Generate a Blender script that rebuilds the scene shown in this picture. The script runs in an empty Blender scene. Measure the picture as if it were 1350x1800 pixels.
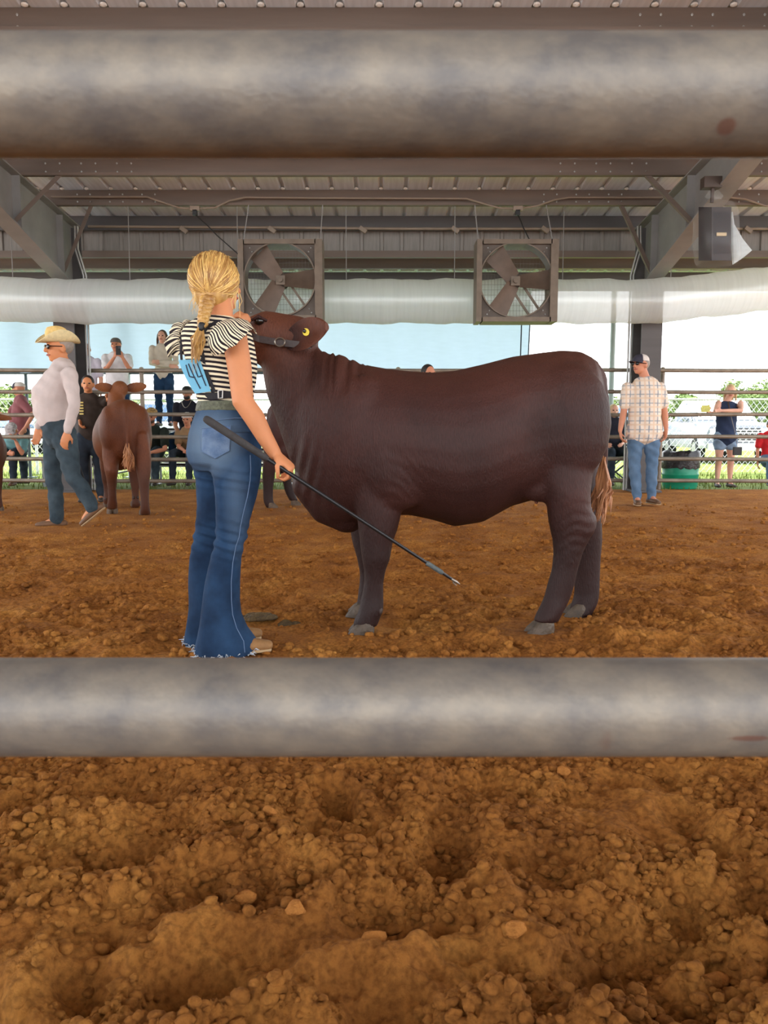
import bpy, bmesh, math, random
import numpy as np
from mathutils import Vector, Matrix

random.seed(7)
RNG = np.random.default_rng(7)
SC = bpy.context.scene
COL = SC.collection
PI = math.pi

# ---------------------------------------------------------------- camera
F = 1352.0                       # focal length in pixels of the 1350 x 1800 frame
PITCH = math.radians(6.16)
CAMH = 0.93
cam_d = bpy.data.cameras.new('camera')
cam = bpy.data.objects.new('camera', cam_d)
COL.objects.link(cam)
cam.location = (0, 0, CAMH)
cam.rotation_euler = (PI / 2 - PITCH, 0, 0)
cam_d.sensor_fit = 'VERTICAL'
cam_d.sensor_height = 36.0
cam_d.lens = F / 1800.0 * 36.0
cam_d.clip_start = 0.05
cam_d.clip_end = 600
cam_d.dof.use_dof = True
cam_d.dof.focus_distance = 3.6
cam_d.dof.aperture_fstop = 15.0
SC.camera = cam

# ---------------------------------------------------------------- sky, sun, exposure
world = bpy.data.worlds.new('world')
SC.world = world
world.use_nodes = True
wn = world.node_tree
wn.nodes.clear()
wo = wn.nodes.new('ShaderNodeOutputWorld')
wb = wn.nodes.new('ShaderNodeBackground')
wt = wn.nodes.new('ShaderNodeTexCoord')
wsep = wn.nodes.new('ShaderNodeSeparateXYZ')
wr = wn.nodes.new('ShaderNodeValToRGB')
wn.links.new(wt.outputs['Generated'], wsep.inputs[0])
wn.links.new(wsep.outputs['Z'], wr.inputs[0])
wr.color_ramp.elements[0].position = 0.0
wr.color_ramp.elements[0].color = (0.98, 0.99, 1.0, 1)
wr.color_ramp.elements[1].position = 0.9
wr.color_ramp.elements[1].color = (0.78, 0.87, 1.0, 1)
wn.links.new(wr.outputs[0], wb.inputs[0])
wb.inputs[1].default_value = 1.9
wn.links.new(wb.outputs[0], wo.inputs[0])

sun_d = bpy.data.lights.new('sun', 'SUN')
sun_d.energy = 5.0
sun_d.angle = math.radians(1.5)
sun_d.color = (1.0, 0.95, 0.86)
sun = bpy.data.objects.new('sun', sun_d)
COL.objects.link(sun)
sun.location = (0, 20, 30)
sun.rotation_euler = Vector((0.30, 0.12, 1.0)).to_track_quat('Z', 'Y').to_euler()

SC.view_settings.view_transform = 'Standard'
SC.view_settings.look = 'None'
SC.view_settings.gamma = 1.0
SC.view_settings.exposure = 1.12
SC.view_settings.use_curve_mapping = False

# ---------------------------------------------------------------- helpers
CP, SP = math.cos(PITCH), math.sin(PITCH)


def W(px, py, d):
    """point of the place that stands at distance d in front of the camera wall-wise (plane y = d)"""
    u = (px - 675.0) / F
    v = (900.0 - py) / F
    t = d / (CP + v * SP)
    return Vector((u * t, d, CAMH + t * (-SP + v * CP)))


def srgb(r, g, b):
    def c(x):
        x /= 255.0
        return x / 12.92 if x <= 0.04045 else ((x + 0.055) / 1.055) ** 2.4
    return (c(r), c(g), c(b), 1.0)


MATS = {}


def mat(name, col, rough=0.7, var=0.15, vscale=8.0, bump=0.0, bscale=40.0, metal=0.0, col2=None, sheen=0.0,
        spec=0.5, stretch=None, detail=4.0, trans=0.0, coat=0.0):
    """procedural material: base colour varied by noise, optional bump"""
    if name in MATS:
        return MATS[name]
    m = bpy.data.materials.new(name)
    m.use_nodes = True
    nt = m.node_tree
    b = nt.nodes['Principled BSDF']
    b.inputs['Roughness'].default_value = rough
    b.inputs['Metallic'].default_value = metal
    b.inputs['Specular IOR Level'].default_value = spec
    if sheen:
        b.inputs['Sheen Weight'].default_value = sheen
        b.inputs['Sheen Roughness'].default_value = 0.4
    if coat:
        b.inputs['Coat Weight'].default_value = coat
    if trans:
        b.inputs['Transmission Weight'].default_value = trans
    tc = nt.nodes.new('ShaderNodeTexCoord')
    mp = nt.nodes.new('ShaderNodeMapping')
    nt.links.new(tc.outputs['Object'], mp.inputs[0])
    if stretch:
        mp.inputs['Scale'].default_value = stretch
    n = nt.nodes.new('ShaderNodeTexNoise')
    n.inputs['Scale'].default_value = vscale
    n.inputs['Detail'].default_value = detail
    nt.links.new(mp.outputs[0], n.inputs['Vector'])
    r = nt.nodes.new('ShaderNodeValToRGB')
    r.color_ramp.elements[0].position = 0.3
    r.color_ramp.elements[1].position = 0.7
    a = col2 if col2 else tuple(min(1, c * (1 - var)) for c in col[:3]) + (1,)
    z = col if col2 else tuple(min(1, c * (1 + var)) for c in col[:3]) + (1,)
    r.color_ramp.elements[0].color = a
    r.color_ramp.elements[1].color = z
    nt.links.new(n.outputs['Fac'], r.inputs[0])
    nt.links.new(r.outputs[0], b.inputs['Base Color'])
    if bump:
        n2 = nt.nodes.new('ShaderNodeTexNoise')
        n2.inputs['Scale'].default_value = bscale
        n2.inputs['Detail'].default_value = 5.0
        nt.links.new(mp.outputs[0], n2.inputs['Vector'])
        bp = nt.nodes.new('ShaderNodeBump')
        bp.inputs['Strength'].default_value = bump
        bp.inputs['Distance'].default_value = 0.02
        nt.links.new(n2.outputs['Fac'], bp.inputs['Height'])
        nt.links.new(bp.outputs[0], b.inputs['Normal'])
    m['ramp'] = r.name
    MATS[name] = m
    return m


ORG = {}


def thing(name, label, cat, base, group=None):
    o = bpy.data.objects.new(name, None)
    COL.objects.link(o)
    o.empty_display_size = 0.1
    o.location = base
    o['label'] = label
    o['category'] = cat
    if group:
        o['group'] = group
    ORG[o.name] = Vector(base)
    return o


def tag(o, label=None, cat=None, group=None, kind=None):
    if label:
        o['label'] = label
    if cat:
        o['category'] = cat
    if group:
        o['group'] = group
    if kind:
        o['kind'] = kind
    return o


def link_mesh(name, me, m, parent, org):
    o = bpy.data.objects.new(name, me)
    COL.objects.link(o)
    if m:
        me.materials.clear()
        me.materials.append(m)
    if parent is not None:
        o.parent = parent
        ORG[o.name] = ORG[parent.name]
    else:
        o.location = org
        ORG[o.name] = Vector(org)
    return o


def mk(name, V, Fc, m, parent=None, smooth=True, kind=None, attr=None):
    """one mesh object from world-space vertices"""
    A = np.asarray(V, dtype=np.float64).reshape(-1, 3)
    if parent is not None:
        org = ORG[parent.name]
    else:
        org = Vector(((A[:, 0].min() + A[:, 0].max()) / 2, (A[:, 1].min() + A[:, 1].max()) / 2, A[:, 2].min()))
    A = A - np.array(org)
    me = bpy.data.meshes.new(name)
    me.from_pydata(A.tolist(), [], Fc)
    if attr is not None:
        for k, vals in attr.items():
            at = me.attributes.new(k, 'FLOAT', 'POINT')
            at.data.foreach_set('value', np.asarray(vals, dtype=np.float32))
    bm = bmesh.new()
    bm.from_mesh(me)
    bmesh.ops.recalc_face_normals(bm, faces=bm.faces)
    bm.to_mesh(me)
    bm.free()
    if smooth:
        me.shade_smooth()
        try:
            me.set_sharp_from_angle(angle=math.radians(50))
        except Exception:
            pass
    o = link_mesh(name, me, m, parent, org)
    if kind:
        o['kind'] = kind
    return o


def perp(d):
    d = d.normalized()
    a = Vector((0, 0, 1)) if abs(d.z) < 0.9 else Vector((1, 0, 0))
    x = d.cross(a).normalized()
    return x, d.cross(x).normalized()


class G:
    """collects closed shells in world space"""

    def __init__(s):
        s.v = []
        s.f = []

    def rings(s, R, cap=True, closed=True):
        """loft through equal-length rings"""
        n = len(R[0])
        b = len(s.v)
        for r in R:
            s.v.extend([tuple(p) for p in r])
        for i in range(len(R) - 1):
            for j in range(n if closed else n - 1):
                k = (j + 1) % n
                s.f.append((b + i * n + j, b + i * n + k, b + (i + 1) * n + k, b + (i + 1) * n + j))
        if cap and closed:
            s.f.append(tuple(b + j for j in range(n))[::-1])
            e = b + (len(R) - 1) * n
            s.f.append(tuple(e + j for j in range(n)))
        return s

    def box(s, c, size, rot=None):
        c = Vector(c)
        hx, hy, hz = size[0] / 2, size[1] / 2, size[2] / 2
        P = [Vector((x, y, z)) for z in (-hz, hz) for x, y in ((-hx, -hy), (hx, -hy), (hx, hy), (-hx, hy))]
        if rot is not None:
            P = [rot @ p for p in P]
        b = len(s.v)
        s.v.extend([tuple(c + p) for p in P])
        for q in ((0, 3, 2, 1), (4, 5, 6, 7), (0, 1, 5, 4), (1, 2, 6, 5), (2, 3, 7, 6), (3, 0, 4, 7)):
            s.f.append(tuple(b + i for i in q))
        return s

    def limb(s, pts, rad, seg=12, side=None, dome=True):
        """tube through points; rad: radius or (ra along side, rb across)"""
        pts = [Vector(p) for p in pts]
        n = len(pts)
        if not isinstance(rad, (list,)):
            rad = [rad] * n
        rad = [r if isinstance(r, tuple) else (r, r) for r in rad]
        R = []
        X = None
        T = []
        for i in range(n):
            t = (pts[min(i + 1, n - 1)] - pts[max(i - 1, 0)])
            T.append(t.normalized() if t.length > 1e-9 else Vector((0, 0, 1)))
        for i in range(n):
            t = T[i]
            if side is not None:
                X = Vector(side) - t * t.dot(Vector(side))
                X.normalize()
            elif X is None:
                X, _ = perp(t)
            else:
                X = X - t * t.dot(X)
                X.normalize()
            Y = t.cross(X)
            ra, rb = rad[i]

            def ring(c, k):
                return [c + X * (ra * k * math.cos(2 * PI * j / seg)) + Y * (rb * k * math.sin(2 * PI * j / seg)) for j in range(seg)]
            if dome and i == 0:
                m_ = min(ra, rb)
                R.append(ring(pts[0] - t * m_ * 0.85, 0.45))
                R.append(ring(pts[0] - t * m_ * 0.5, 0.85))
            R.append(ring(pts[i], 1.0))
            if dome and i == n - 1:
                m_ = min(ra, rb)
                R.append(ring(pts[i] + t * m_ * 0.5, 0.85))
                R.append(ring(pts[i] + t * m_ * 0.85, 0.45))
        s.rings(R)
        return s

    def tube(s, pts, r, seg=8):
        return s.limb(pts, r if isinstance(r, list) else [r] * len(pts), seg, None, False)

    def ell(s, c, r, rot=None, seg=16, rows=9):
        c = Vector(c)
        R = []
        for i in range(rows):
            a = -PI / 2 + PI * (i + 0.5) / rows
            ring = []
            for j in range(seg):
                p = Vector((r[0] * math.cos(a) * math.cos(2 * PI * j / seg), r[1] * math.cos(a) * math.sin(2 * PI * j / seg), r[2] * math.sin(a)))
                if rot is not None:
                    p = rot @ p
                ring.append(c + p)
            R.append(ring)
        return s.rings(R)

    def slices(s, rows, seg=20, n=2.3):
        """rows of (py, x_left, x_right, distance, half_depth): level ellipses between two pixel columns"""
        R = []
        for (py, xl, xr, d, hd) in rows:
            a, b = W(xl, py, d), W(xr, py, d)
            c = (a + b) / 2
            hw = (b - a).length / 2
            ring = []
            for j in range(seg):
                t = 2 * PI * j / seg
                cx, sy = math.cos(t), math.sin(t)
                ring.append(c + Vector((hw * math.copysign(abs(cx) ** (2 / n), cx), hd * math.copysign(abs(sy) ** (2 / n), sy), 0)))
            R.append(ring)
        return s.rings(R)

    def build(s, name, m, parent=None, smooth=True, kind=None):
        return mk(name, s.v, s.f, m, parent, smooth, kind)


def remesh(g, voxel, it=6, fac=0.5):
    """one continuous skin over the collected shells -> (verts Nx3, faces)"""
    me = bpy.data.meshes.new('tmp')
    me.from_pydata([tuple(v) for v in g.v], [], g.f)
    bm = bmesh.new()
    bm.from_mesh(me)
    bmesh.ops.recalc_face_normals(bm, faces=bm.faces)
    bmesh.ops.triangulate(bm, faces=[f for f in bm.faces if len(f.verts) > 4])
    bm.to_mesh(me)
    bm.free()
    o = bpy.data.objects.new('tmp', me)
    COL.objects.link(o)
    r = o.modifiers.new('r', 'REMESH')
    r.mode = 'VOXEL'
    r.voxel_size = voxel
    if it:
        sm = o.modifiers.new('s', 'SMOOTH')
        sm.factor = fac
        sm.iterations = it
    dg = bpy.context.evaluated_depsgraph_get()
    ev = o.evaluated_get(dg)
    em = ev.to_mesh()
    N = len(em.vertices)
    V = np.empty(N * 3, dtype=np.float32)
    em.vertices.foreach_get('co', V)
    V = V.reshape(-1, 3).astype(np.float64)
    Fc = [tuple(p.vertices) for p in em.polygons]
    ev.to_mesh_clear()
    bpy.data.objects.remove(o)
    bpy.data.meshes.remove(me)
    return V, Fc


def solid(name, g, m, parent=None, voxel=0.012, it=6, fac=0.5, disp=None, attr=None):
    V, Fc = remesh(g, voxel, it, fac)
    if disp is not None:
        V = disp(V)
    at = attr(V) if attr is not None else None
    A = np.asarray(V)
    if parent is not None:
        org = ORG[parent.name]
    else:
        org = Vector(((A[:, 0].min() + A[:, 0].max()) / 2, (A[:, 1].min() + A[:, 1].max()) / 2, A[:, 2].min()))
    me = bpy.data.meshes.new(name)
    me.from_pydata((A - np.array(org)).tolist(), [], Fc)
    if at:
        for k, vals in at.items():
            a_ = me.attributes.new(k, 'FLOAT', 'POINT')
            a_.data.foreach_set('value', np.asarray(vals, dtype=np.float32))
    me.shade_smooth()
    return link_mesh(name, me, m, parent, org)


def rot_to(x, z):
    """matrix whose columns are x, z cross x, z"""
    x = Vector(x).normalized()
    z = Vector(z)
    z = (z - x * x.dot(z)).normalized()
    y = z.cross(x)
    return Matrix((x, y, z)).transposed()


# smooth lattice noise for geometry
def vnoise(x, y, seed=0, z=None):
    xi = np.floor(x).astype(np.int64)
    yi = np.floor(y).astype(np.int64)
    fx = x - xi
    fy = y - yi
    fx = fx * fx * fx * (fx * (fx * 6 - 15) + 10)
    fy = fy * fy * fy * (fy * (fy * 6 - 15) + 10)

    def h(a, b):
        n = (a * 374761393 + b * 668265263 + seed * 362437) & 0x7fffffff
        n = ((n ^ (n >> 13)) * 1274126177) & 0x7fffffff
        return ((n ^ (n >> 16)) & 0xffff) / 65535.0
    return (h(xi, yi) * (1 - fx) + h(xi + 1, yi) * fx) * (1 - fy) + (h(xi, yi + 1) * (1 - fx) + h(xi + 1, yi + 1) * fx) * fy


def worley(x, y, seed=0):
    xi = np.floor(x).astype(np.int64)
    yi = np.floor(y).astype(np.int64)
    best = np.full(x.shape, 9.0)
    rad = np.zeros(x.shape)
    for a in (-1, 0, 1):
        for b in (-1, 0, 1):
            cx, cy = xi + a, yi + b

            def h(k):
                n = (cx * 374761393 + cy * 668265263 + (seed * 7 + k) * 362437) & 0x7fffffff
                n = ((n ^ (n >> 13)) * 1274126177) & 0x7fffffff
                return ((n ^ (n >> 16)) & 0xffff) / 65535.0
            d = np.hypot(cx + h(1) - x, cy + h(2) - y)
            r = h(3)
            m_ = d < best
            best = np.where(m_, d, best)
            rad = np.where(m_, r, rad)
    return best, rad
# ================================================================ SETTING
# ---- dirt floor
PRINTS = []
_r = random.Random(3)
for i in range(420):
    y_ = 1.0 + 10.0 * _r.random() ** 1.8
    x_ = (_r.random() * 2 - 1) * (0.75 * y_ + 0.5)
    PRINTS.append((x_, y_, _r.uniform(0.045, 0.085), _r.uniform(0.02, 0.045), _r.uniform(0, PI)))
# the deep prints of the foreground
for (px, py, s, dp) in ((365, 1722, .085, .06), (165, 1520, .09, .04), (455, 1560, .08, .045), (690, 1610, .075, .045),
                        (1180, 1600, .1, .035), (840, 1385, .09, .04), (230, 1392, .11, .05), (1130, 1700, .12, .05), (960, 1520, .08, .03)):
    p = W(px, py, 1.0)
    t = CAMH / (CAMH - p.z)
    PRINTS.append((p.x * t, t, s, dp, 0.3))


def ground_z(x, y):
    x = np.asarray(x, dtype=np.float64)
    y = np.asarray(y, dtype=np.float64)
    near = np.clip((11 - y) / 7.5, 0.35, 1.0)
    z = (vnoise(x * 1.7 + 5, y * 1.7, 1) - .5) * 0.04
    z += (vnoise(x * 1.6 + 2, y * 6.5 + .8 * x, 21) - .5) * 0.045
    z += (vnoise(x * 4.3, y * 5.3 + 3, 2) - .5) * 0.028
    z += (vnoise(x * 10, y * 12, 3) - .5) * 0.022
    z += (vnoise(x * 24, y * 26, 4) - .5) * 0.016
    z += (vnoise(x * 60, y * 60, 5) - .5) * 0.007
    z += (vnoise(x * 140, y * 140, 6) - .5) * 0.0035
    # crumbly, clod-covered parts
    m1 = np.clip((vnoise(x * 3.1 + 9, y * 3.9, 8) - 0.22) * 3.5, 0.3, 1)
    for sc, amp, sd in ((13, .008, 10), (24, .011, 11), (42, .010, 12), (75, .008, 13)):
        d, r = worley(x * sc, y * sc, sd)
        z += m1 * amp * r * np.sqrt(np.clip(1 - (d / (0.35 + 0.3 * r)) ** 2, 0, 1))
    z *= near
    for (cx, cy, s, dp, a) in PRINTS:
        dx, dy = x - cx, y - cy
        msk = (abs(dx) < 3.2 * s) & (abs(dy) < 3.2 * s)
        if not msk.any():
            continue
        u = (dx[msk] * math.cos(a) + dy[msk] * math.sin(a)) / (s * 1.35)
        v = (-dx[msk] * math.sin(a) + dy[msk] * math.cos(a)) / s
        q = np.sqrt(u * u + v * v)
        z[msk] += near[msk] * (-dp * np.clip(1.25 - q, 0, 1) ** 0.7 * (q < 1.25) + 0.28 * dp * np.exp(-((q - 1.5) / 0.32) ** 2))
    # level where feet and hooves stand, and towards the far edge
    return z - 0.012


FLAT = [(-0.66, 3.2, .30), (-0.06, 3.45, .16), (-0.11, 3.8, .14), (.74, 3.48, .16), (.9, 3.8, .14), (-3.1, 7.35, .35),
        (-2.7, 8.3, .45), (3.2, 9.4, .35), (-1.38, 9.2, .2), (-2.45, 7.4, .3), (-0.9, 9.0, .3)]


def floor_z(x, y):
    z = ground_z(x, y)
    for (cx, cy, r) in FLAT:
        q = np.hypot(x - cx, y - cy) / r
        k = np.clip(1.6 - q, 0, 1)
        k = np.minimum(k / 0.6, 1)
        z = z * (1 - k) + k * (z * .25)
    k = np.clip((y - 11.0) / .8, 0, 1)
    return z * (1 - k) - 0.01 * k


ROWS = list(np.linspace(-6, 0.7, 24)) + list(np.geomspace(0.75, 12.0, 860))
UD = np.linspace(-0.66, 0.66, 470)
LO = np.linspace(0, 1, 14)[1:]
Vg = []
for y_ in ROWS:
    k_ = max(y_, 1.0)
    xs_ = UD * k_
    e_ = xs_[-1]
    left = -(e_ + (14 - e_) * LO[::-1] ** 2)
    right = e_ + (14 - e_) * LO ** 2
    xx = np.concatenate([left, xs_, right])
    Vg.append(np.stack([xx, np.full_like(xx, y_)], 1))
NC = Vg[0].shape[0]
Vg = np.concatenate(Vg)
Zg = floor_z(Vg[:, 0].copy(), Vg[:, 1].copy())
Vg = np.concatenate([Vg, Zg[:, None]], 1)
idx = np.arange(len(ROWS) * NC).reshape(len(ROWS), NC)
Fg = np.stack([idx[:-1, :-1], idx[:-1, 1:], idx[1:, 1:], idx[1:, :-1]], -1).reshape(-1, 4)
me = bpy.data.meshes.new('floor')
me.from_pydata(Vg.tolist(), [], Fg.tolist())
me.shade_smooth()


def dirt_material():
    m = bpy.data.materials.new('dirt')
    m.use_nodes = True
    nt = m.node_tree
    b = nt.nodes['Principled BSDF']
    b.inputs['Roughness'].default_value = 0.95
    b.inputs['Specular IOR Level'].default_value = 0.15
    tc = nt.nodes.new('ShaderNodeTexCoord')
    n1 = nt.nodes.new('ShaderNodeTexNoise')
    n1.inputs['Scale'].default_value = 2.2
    n1.inputs['Detail'].default_value = 8
    n1.inputs['Roughness'].default_value = 0.7
    r = nt.nodes.new('ShaderNodeValToRGB')
    e = r.color_ramp.elements
    e[0].position = 0.3
    e[0].color = srgb(148, 92, 43)
    e[1].position = 0.7
    e[1].color = srgb(214, 150, 74)
    x = r.color_ramp.elements.new(0.5)
    x.color = srgb(184, 120, 56)
    n2 = nt.nodes.new('ShaderNodeTexNoise')
    n2.inputs['Scale'].default_value = 70
    n2.inputs['Detail'].default_value = 6
    mx = nt.nodes.new('ShaderNodeMix')
    mx.data_type = 'RGBA'
    mx.blend_type = 'MULTIPLY'
    mx.inputs['Factor'].default_value = 0.55
    r2 = nt.nodes.new('ShaderNodeValToRGB')
    r2.color_ramp.elements[0].position = 0.35
    r2.color_ramp.elements[0].color = (.26, .23, .21, 1)
    r2.color_ramp.elements[1].position = 0.6
    r2.color_ramp.elements[1].color = (1, 1, 1, 1)
    for q in (n1, n2):
        nt.links.new(tc.outputs['Object'], q.inputs['Vector'])
    nt.links.new(n1.outputs['Fac'], r.inputs[0])
    nt.links.new(n2.outputs['Fac'], r2.inputs[0])
    nt.links.new(r.outputs[0], mx.inputs['A'])
    nt.links.new(r2.outputs[0], mx.inputs['B'])
    nt.links.new(mx.outputs['Result'], b.inputs['Base Color'])
    n3 = nt.nodes.new('ShaderNodeTexNoise')
    n3.inputs['Scale'].default_value = 60
    n3.inputs['Detail'].default_value = 9
    n3.inputs['Roughness'].default_value = 0.75
    nt.links.new(tc.outputs['Object'], n3.inputs['Vector'])
    bp = nt.nodes.new('ShaderNodeBump')
    bp.inputs['Strength'].default_value = 0.8
    bp.inputs['Distance'].default_value = 0.025
    nt.links.new(n3.outputs['Fac'], bp.inputs['Height'])
    nt.links.new(bp.outputs[0], b.inputs['Normal'])
    return m


M_DIRT = dirt_material()
floor = link_mesh('floor', me, M_DIRT, None, (0, 0, 0))
floor['kind'] = 'structure'
floor['label'] = 'orange-brown churned dirt floor of the show ring'

# ---- loose clods lying on the dirt


def clod_proto(seed):
    bm = bmesh.new()
    bmesh.ops.create_icosphere(bm, subdivisions=2, radius=1.0)
    rr = random.Random(seed)
    pl = [(Vector((rr.gauss(0, 1), rr.gauss(0, 1), rr.gauss(0, 1))).normalized(), rr.uniform(.55, .92)) for _ in range(9)]
    for v in bm.verts:
        for nrm, dd in pl:
            k = v.co.dot(nrm)
            if k > dd:
                v.co -= nrm * (k - dd)
        v.co *= 1 + 0.06 * (rr.random() - .5)
    P = np.array([v.co[:] for v in bm.verts])
    Q = np.array([[v.index for v in f.verts] for f in bm.faces])
    bm.free()
    return P, Q


PROT = [clod_proto(i) for i in range(10)]


def clods(n, seed, ymin, ymax, smin, smax, pw, big=False):
    rg = np.random.default_rng(seed)
    y_ = ymin * (ymax / ymin) ** rg.random(n * 3)
    x_ = (rg.random(n * 3) * 2 - 1) * 0.62 * y_
    m1 = vnoise(x_ * 3.1 + 9, y_ * 3.9, 8) + 0.25 * (rg.random(n * 3) - .5)
    keep = np.argsort(-m1)[: int(n * 2.3)]
    keep = rg.permutation(keep)[:n]
    x_, y_ = x_[keep], y_[keep]
    s_ = smin + (smax - smin) * rg.random(n) ** pw
    z_ = floor_z(x_.copy(), y_.copy())
    return x_, y_, z_, s_, rg


def join_clods(x_, y_, z_, s_, rg):
    VV, FF = [], []
    off = 0
    for i in range(len(x_)):
        P, Q = PROT[i % len(PROT)]
        A = rg.normal(size=(3, 3))
        q_, _r2 = np.linalg.qr(A)
        sc = s_[i] * np.array([1, rg.uniform(.7, 1), rg.uniform(.55, .85)])
        VV.append((P @ q_.T) * sc + np.array([x_[i], y_[i], z_[i] + s_[i] * .3]))
        FF.append(Q + off)
        off += len(P)
    return np.concatenate(VV), np.concatenate(FF)


cx_, cy_, cz_, cs_, rg_ = clods(13500, 5, 1.05, 2.9, .0022, .019, 4.6)
c2 = clods(5000, 6, 2.6, 9.5, .006, .03, 3.0)
Vc, Fq = join_clods(np.concatenate([cx_, c2[0]]), np.concatenate([cy_, c2[1]]), np.concatenate([cz_, c2[2]]), np.concatenate([cs_, c2[3]]), rg_)
me = bpy.data.meshes.new('dirt_crumbs')
me.from_pydata(Vc.tolist(), [], Fq.tolist())
me.shade_smooth()
crumbs = link_mesh('dirt_crumbs', me, M_DIRT, None, (0, 0, 0))
tag(crumbs, 'loose brown crumbs of dirt strewn over the ring floor', 'dirt', kind='stuff')

M_CLOD = mat('clod_dirt', srgb(170, 112, 56), .95, .2, 30, .6, 90, spec=.1)


def on_ground(px, py):
    p = W(px, py, 1.0)
    t = CAMH / (CAMH - p.z)
    x, y = p.x * t, t
    return x, y, float(floor_z(np.array([x]), np.array([y]))[0])


for k, (px, py, wpx, lab) in enumerate((
        (658, 1655, 26, 'pale dirt clod beside a hoof print below the lower near rail'),
        (1258, 1670, 33, 'large rounded dirt clod in the lower right corner of the ring floor'),
        (906, 1652, 24, 'pointed wedge of dirt standing out of a ridge in the foreground'),
        (430, 1578, 24, 'flat brown dirt clod lying at the edge of a boot print'),
        (520, 1620, 24, 'lumpy dirt clod on top of the foreground ridge'),
        (1312, 1442, 14, 'round dirt clod near the right edge just below the lower rail'),
        (1125, 1712, 17, 'upright clod of dirt beside the long furrow'),
        (990, 1345, 16, 'small dirt clod tight under the lower near rail'),
        (120, 1772, 16, 'dirt clod in the bottom left corner of the ring'),
        (475, 1440, 15, 'smooth dirt clod in the middle left foreground'))):
    x, y, z = on_ground(px, py)
    P, Q = PROT[k]
    s = wpx / F * y
    rg = np.random.default_rng(k + 50)
    q_, _ = np.linalg.qr(rg.normal(size=(3, 3)) + np.eye(3) * 2)
    Pk = (P @ q_.T) * np.array([s, s * .8, s * .68]) + np.array([x, y, z + s * .42])
    o = mk('dirt_clod', Pk, [tuple(f) for f in Q], M_CLOD, None)
    tag(o, lab, 'dirt clod', 'large clods of dirt on the floor')

# ---- steel roof
M_STEEL = mat('roof_steel_brown', srgb(136, 133, 131), .55, .12, 3, .05, 30, spec=.4)
M_PURLIN = mat('purlin_primer', srgb(108, 94, 85), .6, .14, 2.5, .05, 30, spec=.4, stretch=(0.3, 1, 3))
M_DARKST = mat('eave_steel', srgb(86, 82, 82), .5, .12, 3, spec=.4, stretch=(0.3, 1, 3))
M_SHEET = mat('roof_sheet', srgb(216, 222, 230), .45, .1, 4, spec=.5, stretch=(6, .4, 1))
M_WALLSH = mat('wall_sheet', srgb(134, 128, 122), .55, .12, 6, spec=.4, stretch=(6, 1, .6))
M_GALV = mat('galvanised', srgb(170, 170, 168), .4, .12, 12, metal=.6)


def roof_bot(d):
    return 4.93 - 0.083 * d


RP = 0.34
ceiling = thing('ceiling', 'ribbed metal roof over the show ring on rows of steel purlins', 'roof', (0, 5, roof_bot(5) + .22))
del ceiling['category']
ceiling['kind'] = 'structure'
prof = []
for k in range(3):
    b0 = k * RP
    prof += [(b0, 0), (b0 + RP - .085, 0), (b0 + RP - .06, .035), (b0 + RP - .025, .035)]
prof += [(3 * RP, 0)]
Y0, Y1 = -6.5, 12.45
pm = None
for k in range(-9, 9):
    x0 = k * 3 * RP
    if pm is None:
        V, Fc = [], []
        for top in (0, .004):
            for yy in (Y0, Y1):
                for (a, h) in prof:
                    V.append((a + x0, yy, roof_bot(yy) + .223 + h + top))
        n = len(prof)
        for i in range(n - 1):
            Fc += [(i, i + 1, n + i + 1, n + i), (2 * n + i, 3 * n + i, 3 * n + i + 1, 2 * n + i + 1)]
        o0 = mk('roof_panel', V, Fc, M_SHEET, ceiling, False)
        pm = o0
        base_x = x0
    else:
        o = pm.copy()
        COL.objects.link(o)
        o.parent = ceiling
        o.location.x = x0 - base_x
PUR = [7.1 - i for i in range(0, 14)] + [8.1, 9.1, 10.1, 11.1, 12.1]
for i, d in enumerate(sorted(PUR)):
    g = G()
    z0 = roof_bot(d)
    g.box((0, d, z0 + .11), (18.4, .012, .22))
    g.box((0, d - .035, z0 + .006), (18.4, .07, .012))
    g.box((0, d + .035, z0 + .214), (18.4, .07, .012))
    g.box((0, d - .07, z0 + .018), (18.4, .006, .03))
    o = g.build('purlin', M_DARKST if d > 12 else M_PURLIN, ceiling, False)
# white matte bits standing in for daylight through the rib gaps above the purlins
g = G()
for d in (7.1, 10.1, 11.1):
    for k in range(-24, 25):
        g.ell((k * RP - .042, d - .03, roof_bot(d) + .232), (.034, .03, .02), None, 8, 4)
o = g.build('rib_daylight_bits', mat('painted_daylight', srgb(236, 234, 228), .6), ceiling)
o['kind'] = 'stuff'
# rows of bolt heads at the purlin laps
g = G()
for d in (7.1, 10.1, 11.1):
    for xc in (-4.66, 3.9):
        for s in (-1, 1):
            for a in (.5, .68, .95, 1.13, 1.4, 1.58):
                for zz in (.06, .16):
                    g.ell((xc + s * a - .1, d - .012, roof_bot(d) + zz), (.013, .008, .013), None, 6, 3)
o = g.build('purlin_bolts', M_GALV, ceiling)
o['kind'] = 'stuff'

# ---- steel frames: column + haunched rafter + braces


def ibeam_web(g, poly, x, th):
    n = len(poly)
    b = len(g.v)
    for s in (-th / 2, th / 2):
        for (y, z) in poly:
            g.v.append((x + s, y, z))
    g.f.append(tuple(b + i for i in range(n)))
    g.f.append(tuple(b + n + i for i in range(n))[::-1])
    for i in range(n):
        j = (i + 1) % n
        g.f.append((b + i, b + j, b + n + j, b + n + i))


def strip(g, line, x, w, th):
    """flange: a plate of width w swept along a (y, z) line"""
    for (a, b) in zip(line[:-1], line[1:]):
        p, q = Vector((x, a[0], a[1])), Vector((x, b[0], b[1]))
        d = (q - p)
        g.box((p + q) / 2, (w, d.length + .01, th), rot_to((1, 0, 0), d.cross(Vector((-1, 0, 0))).normalized()))


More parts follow.
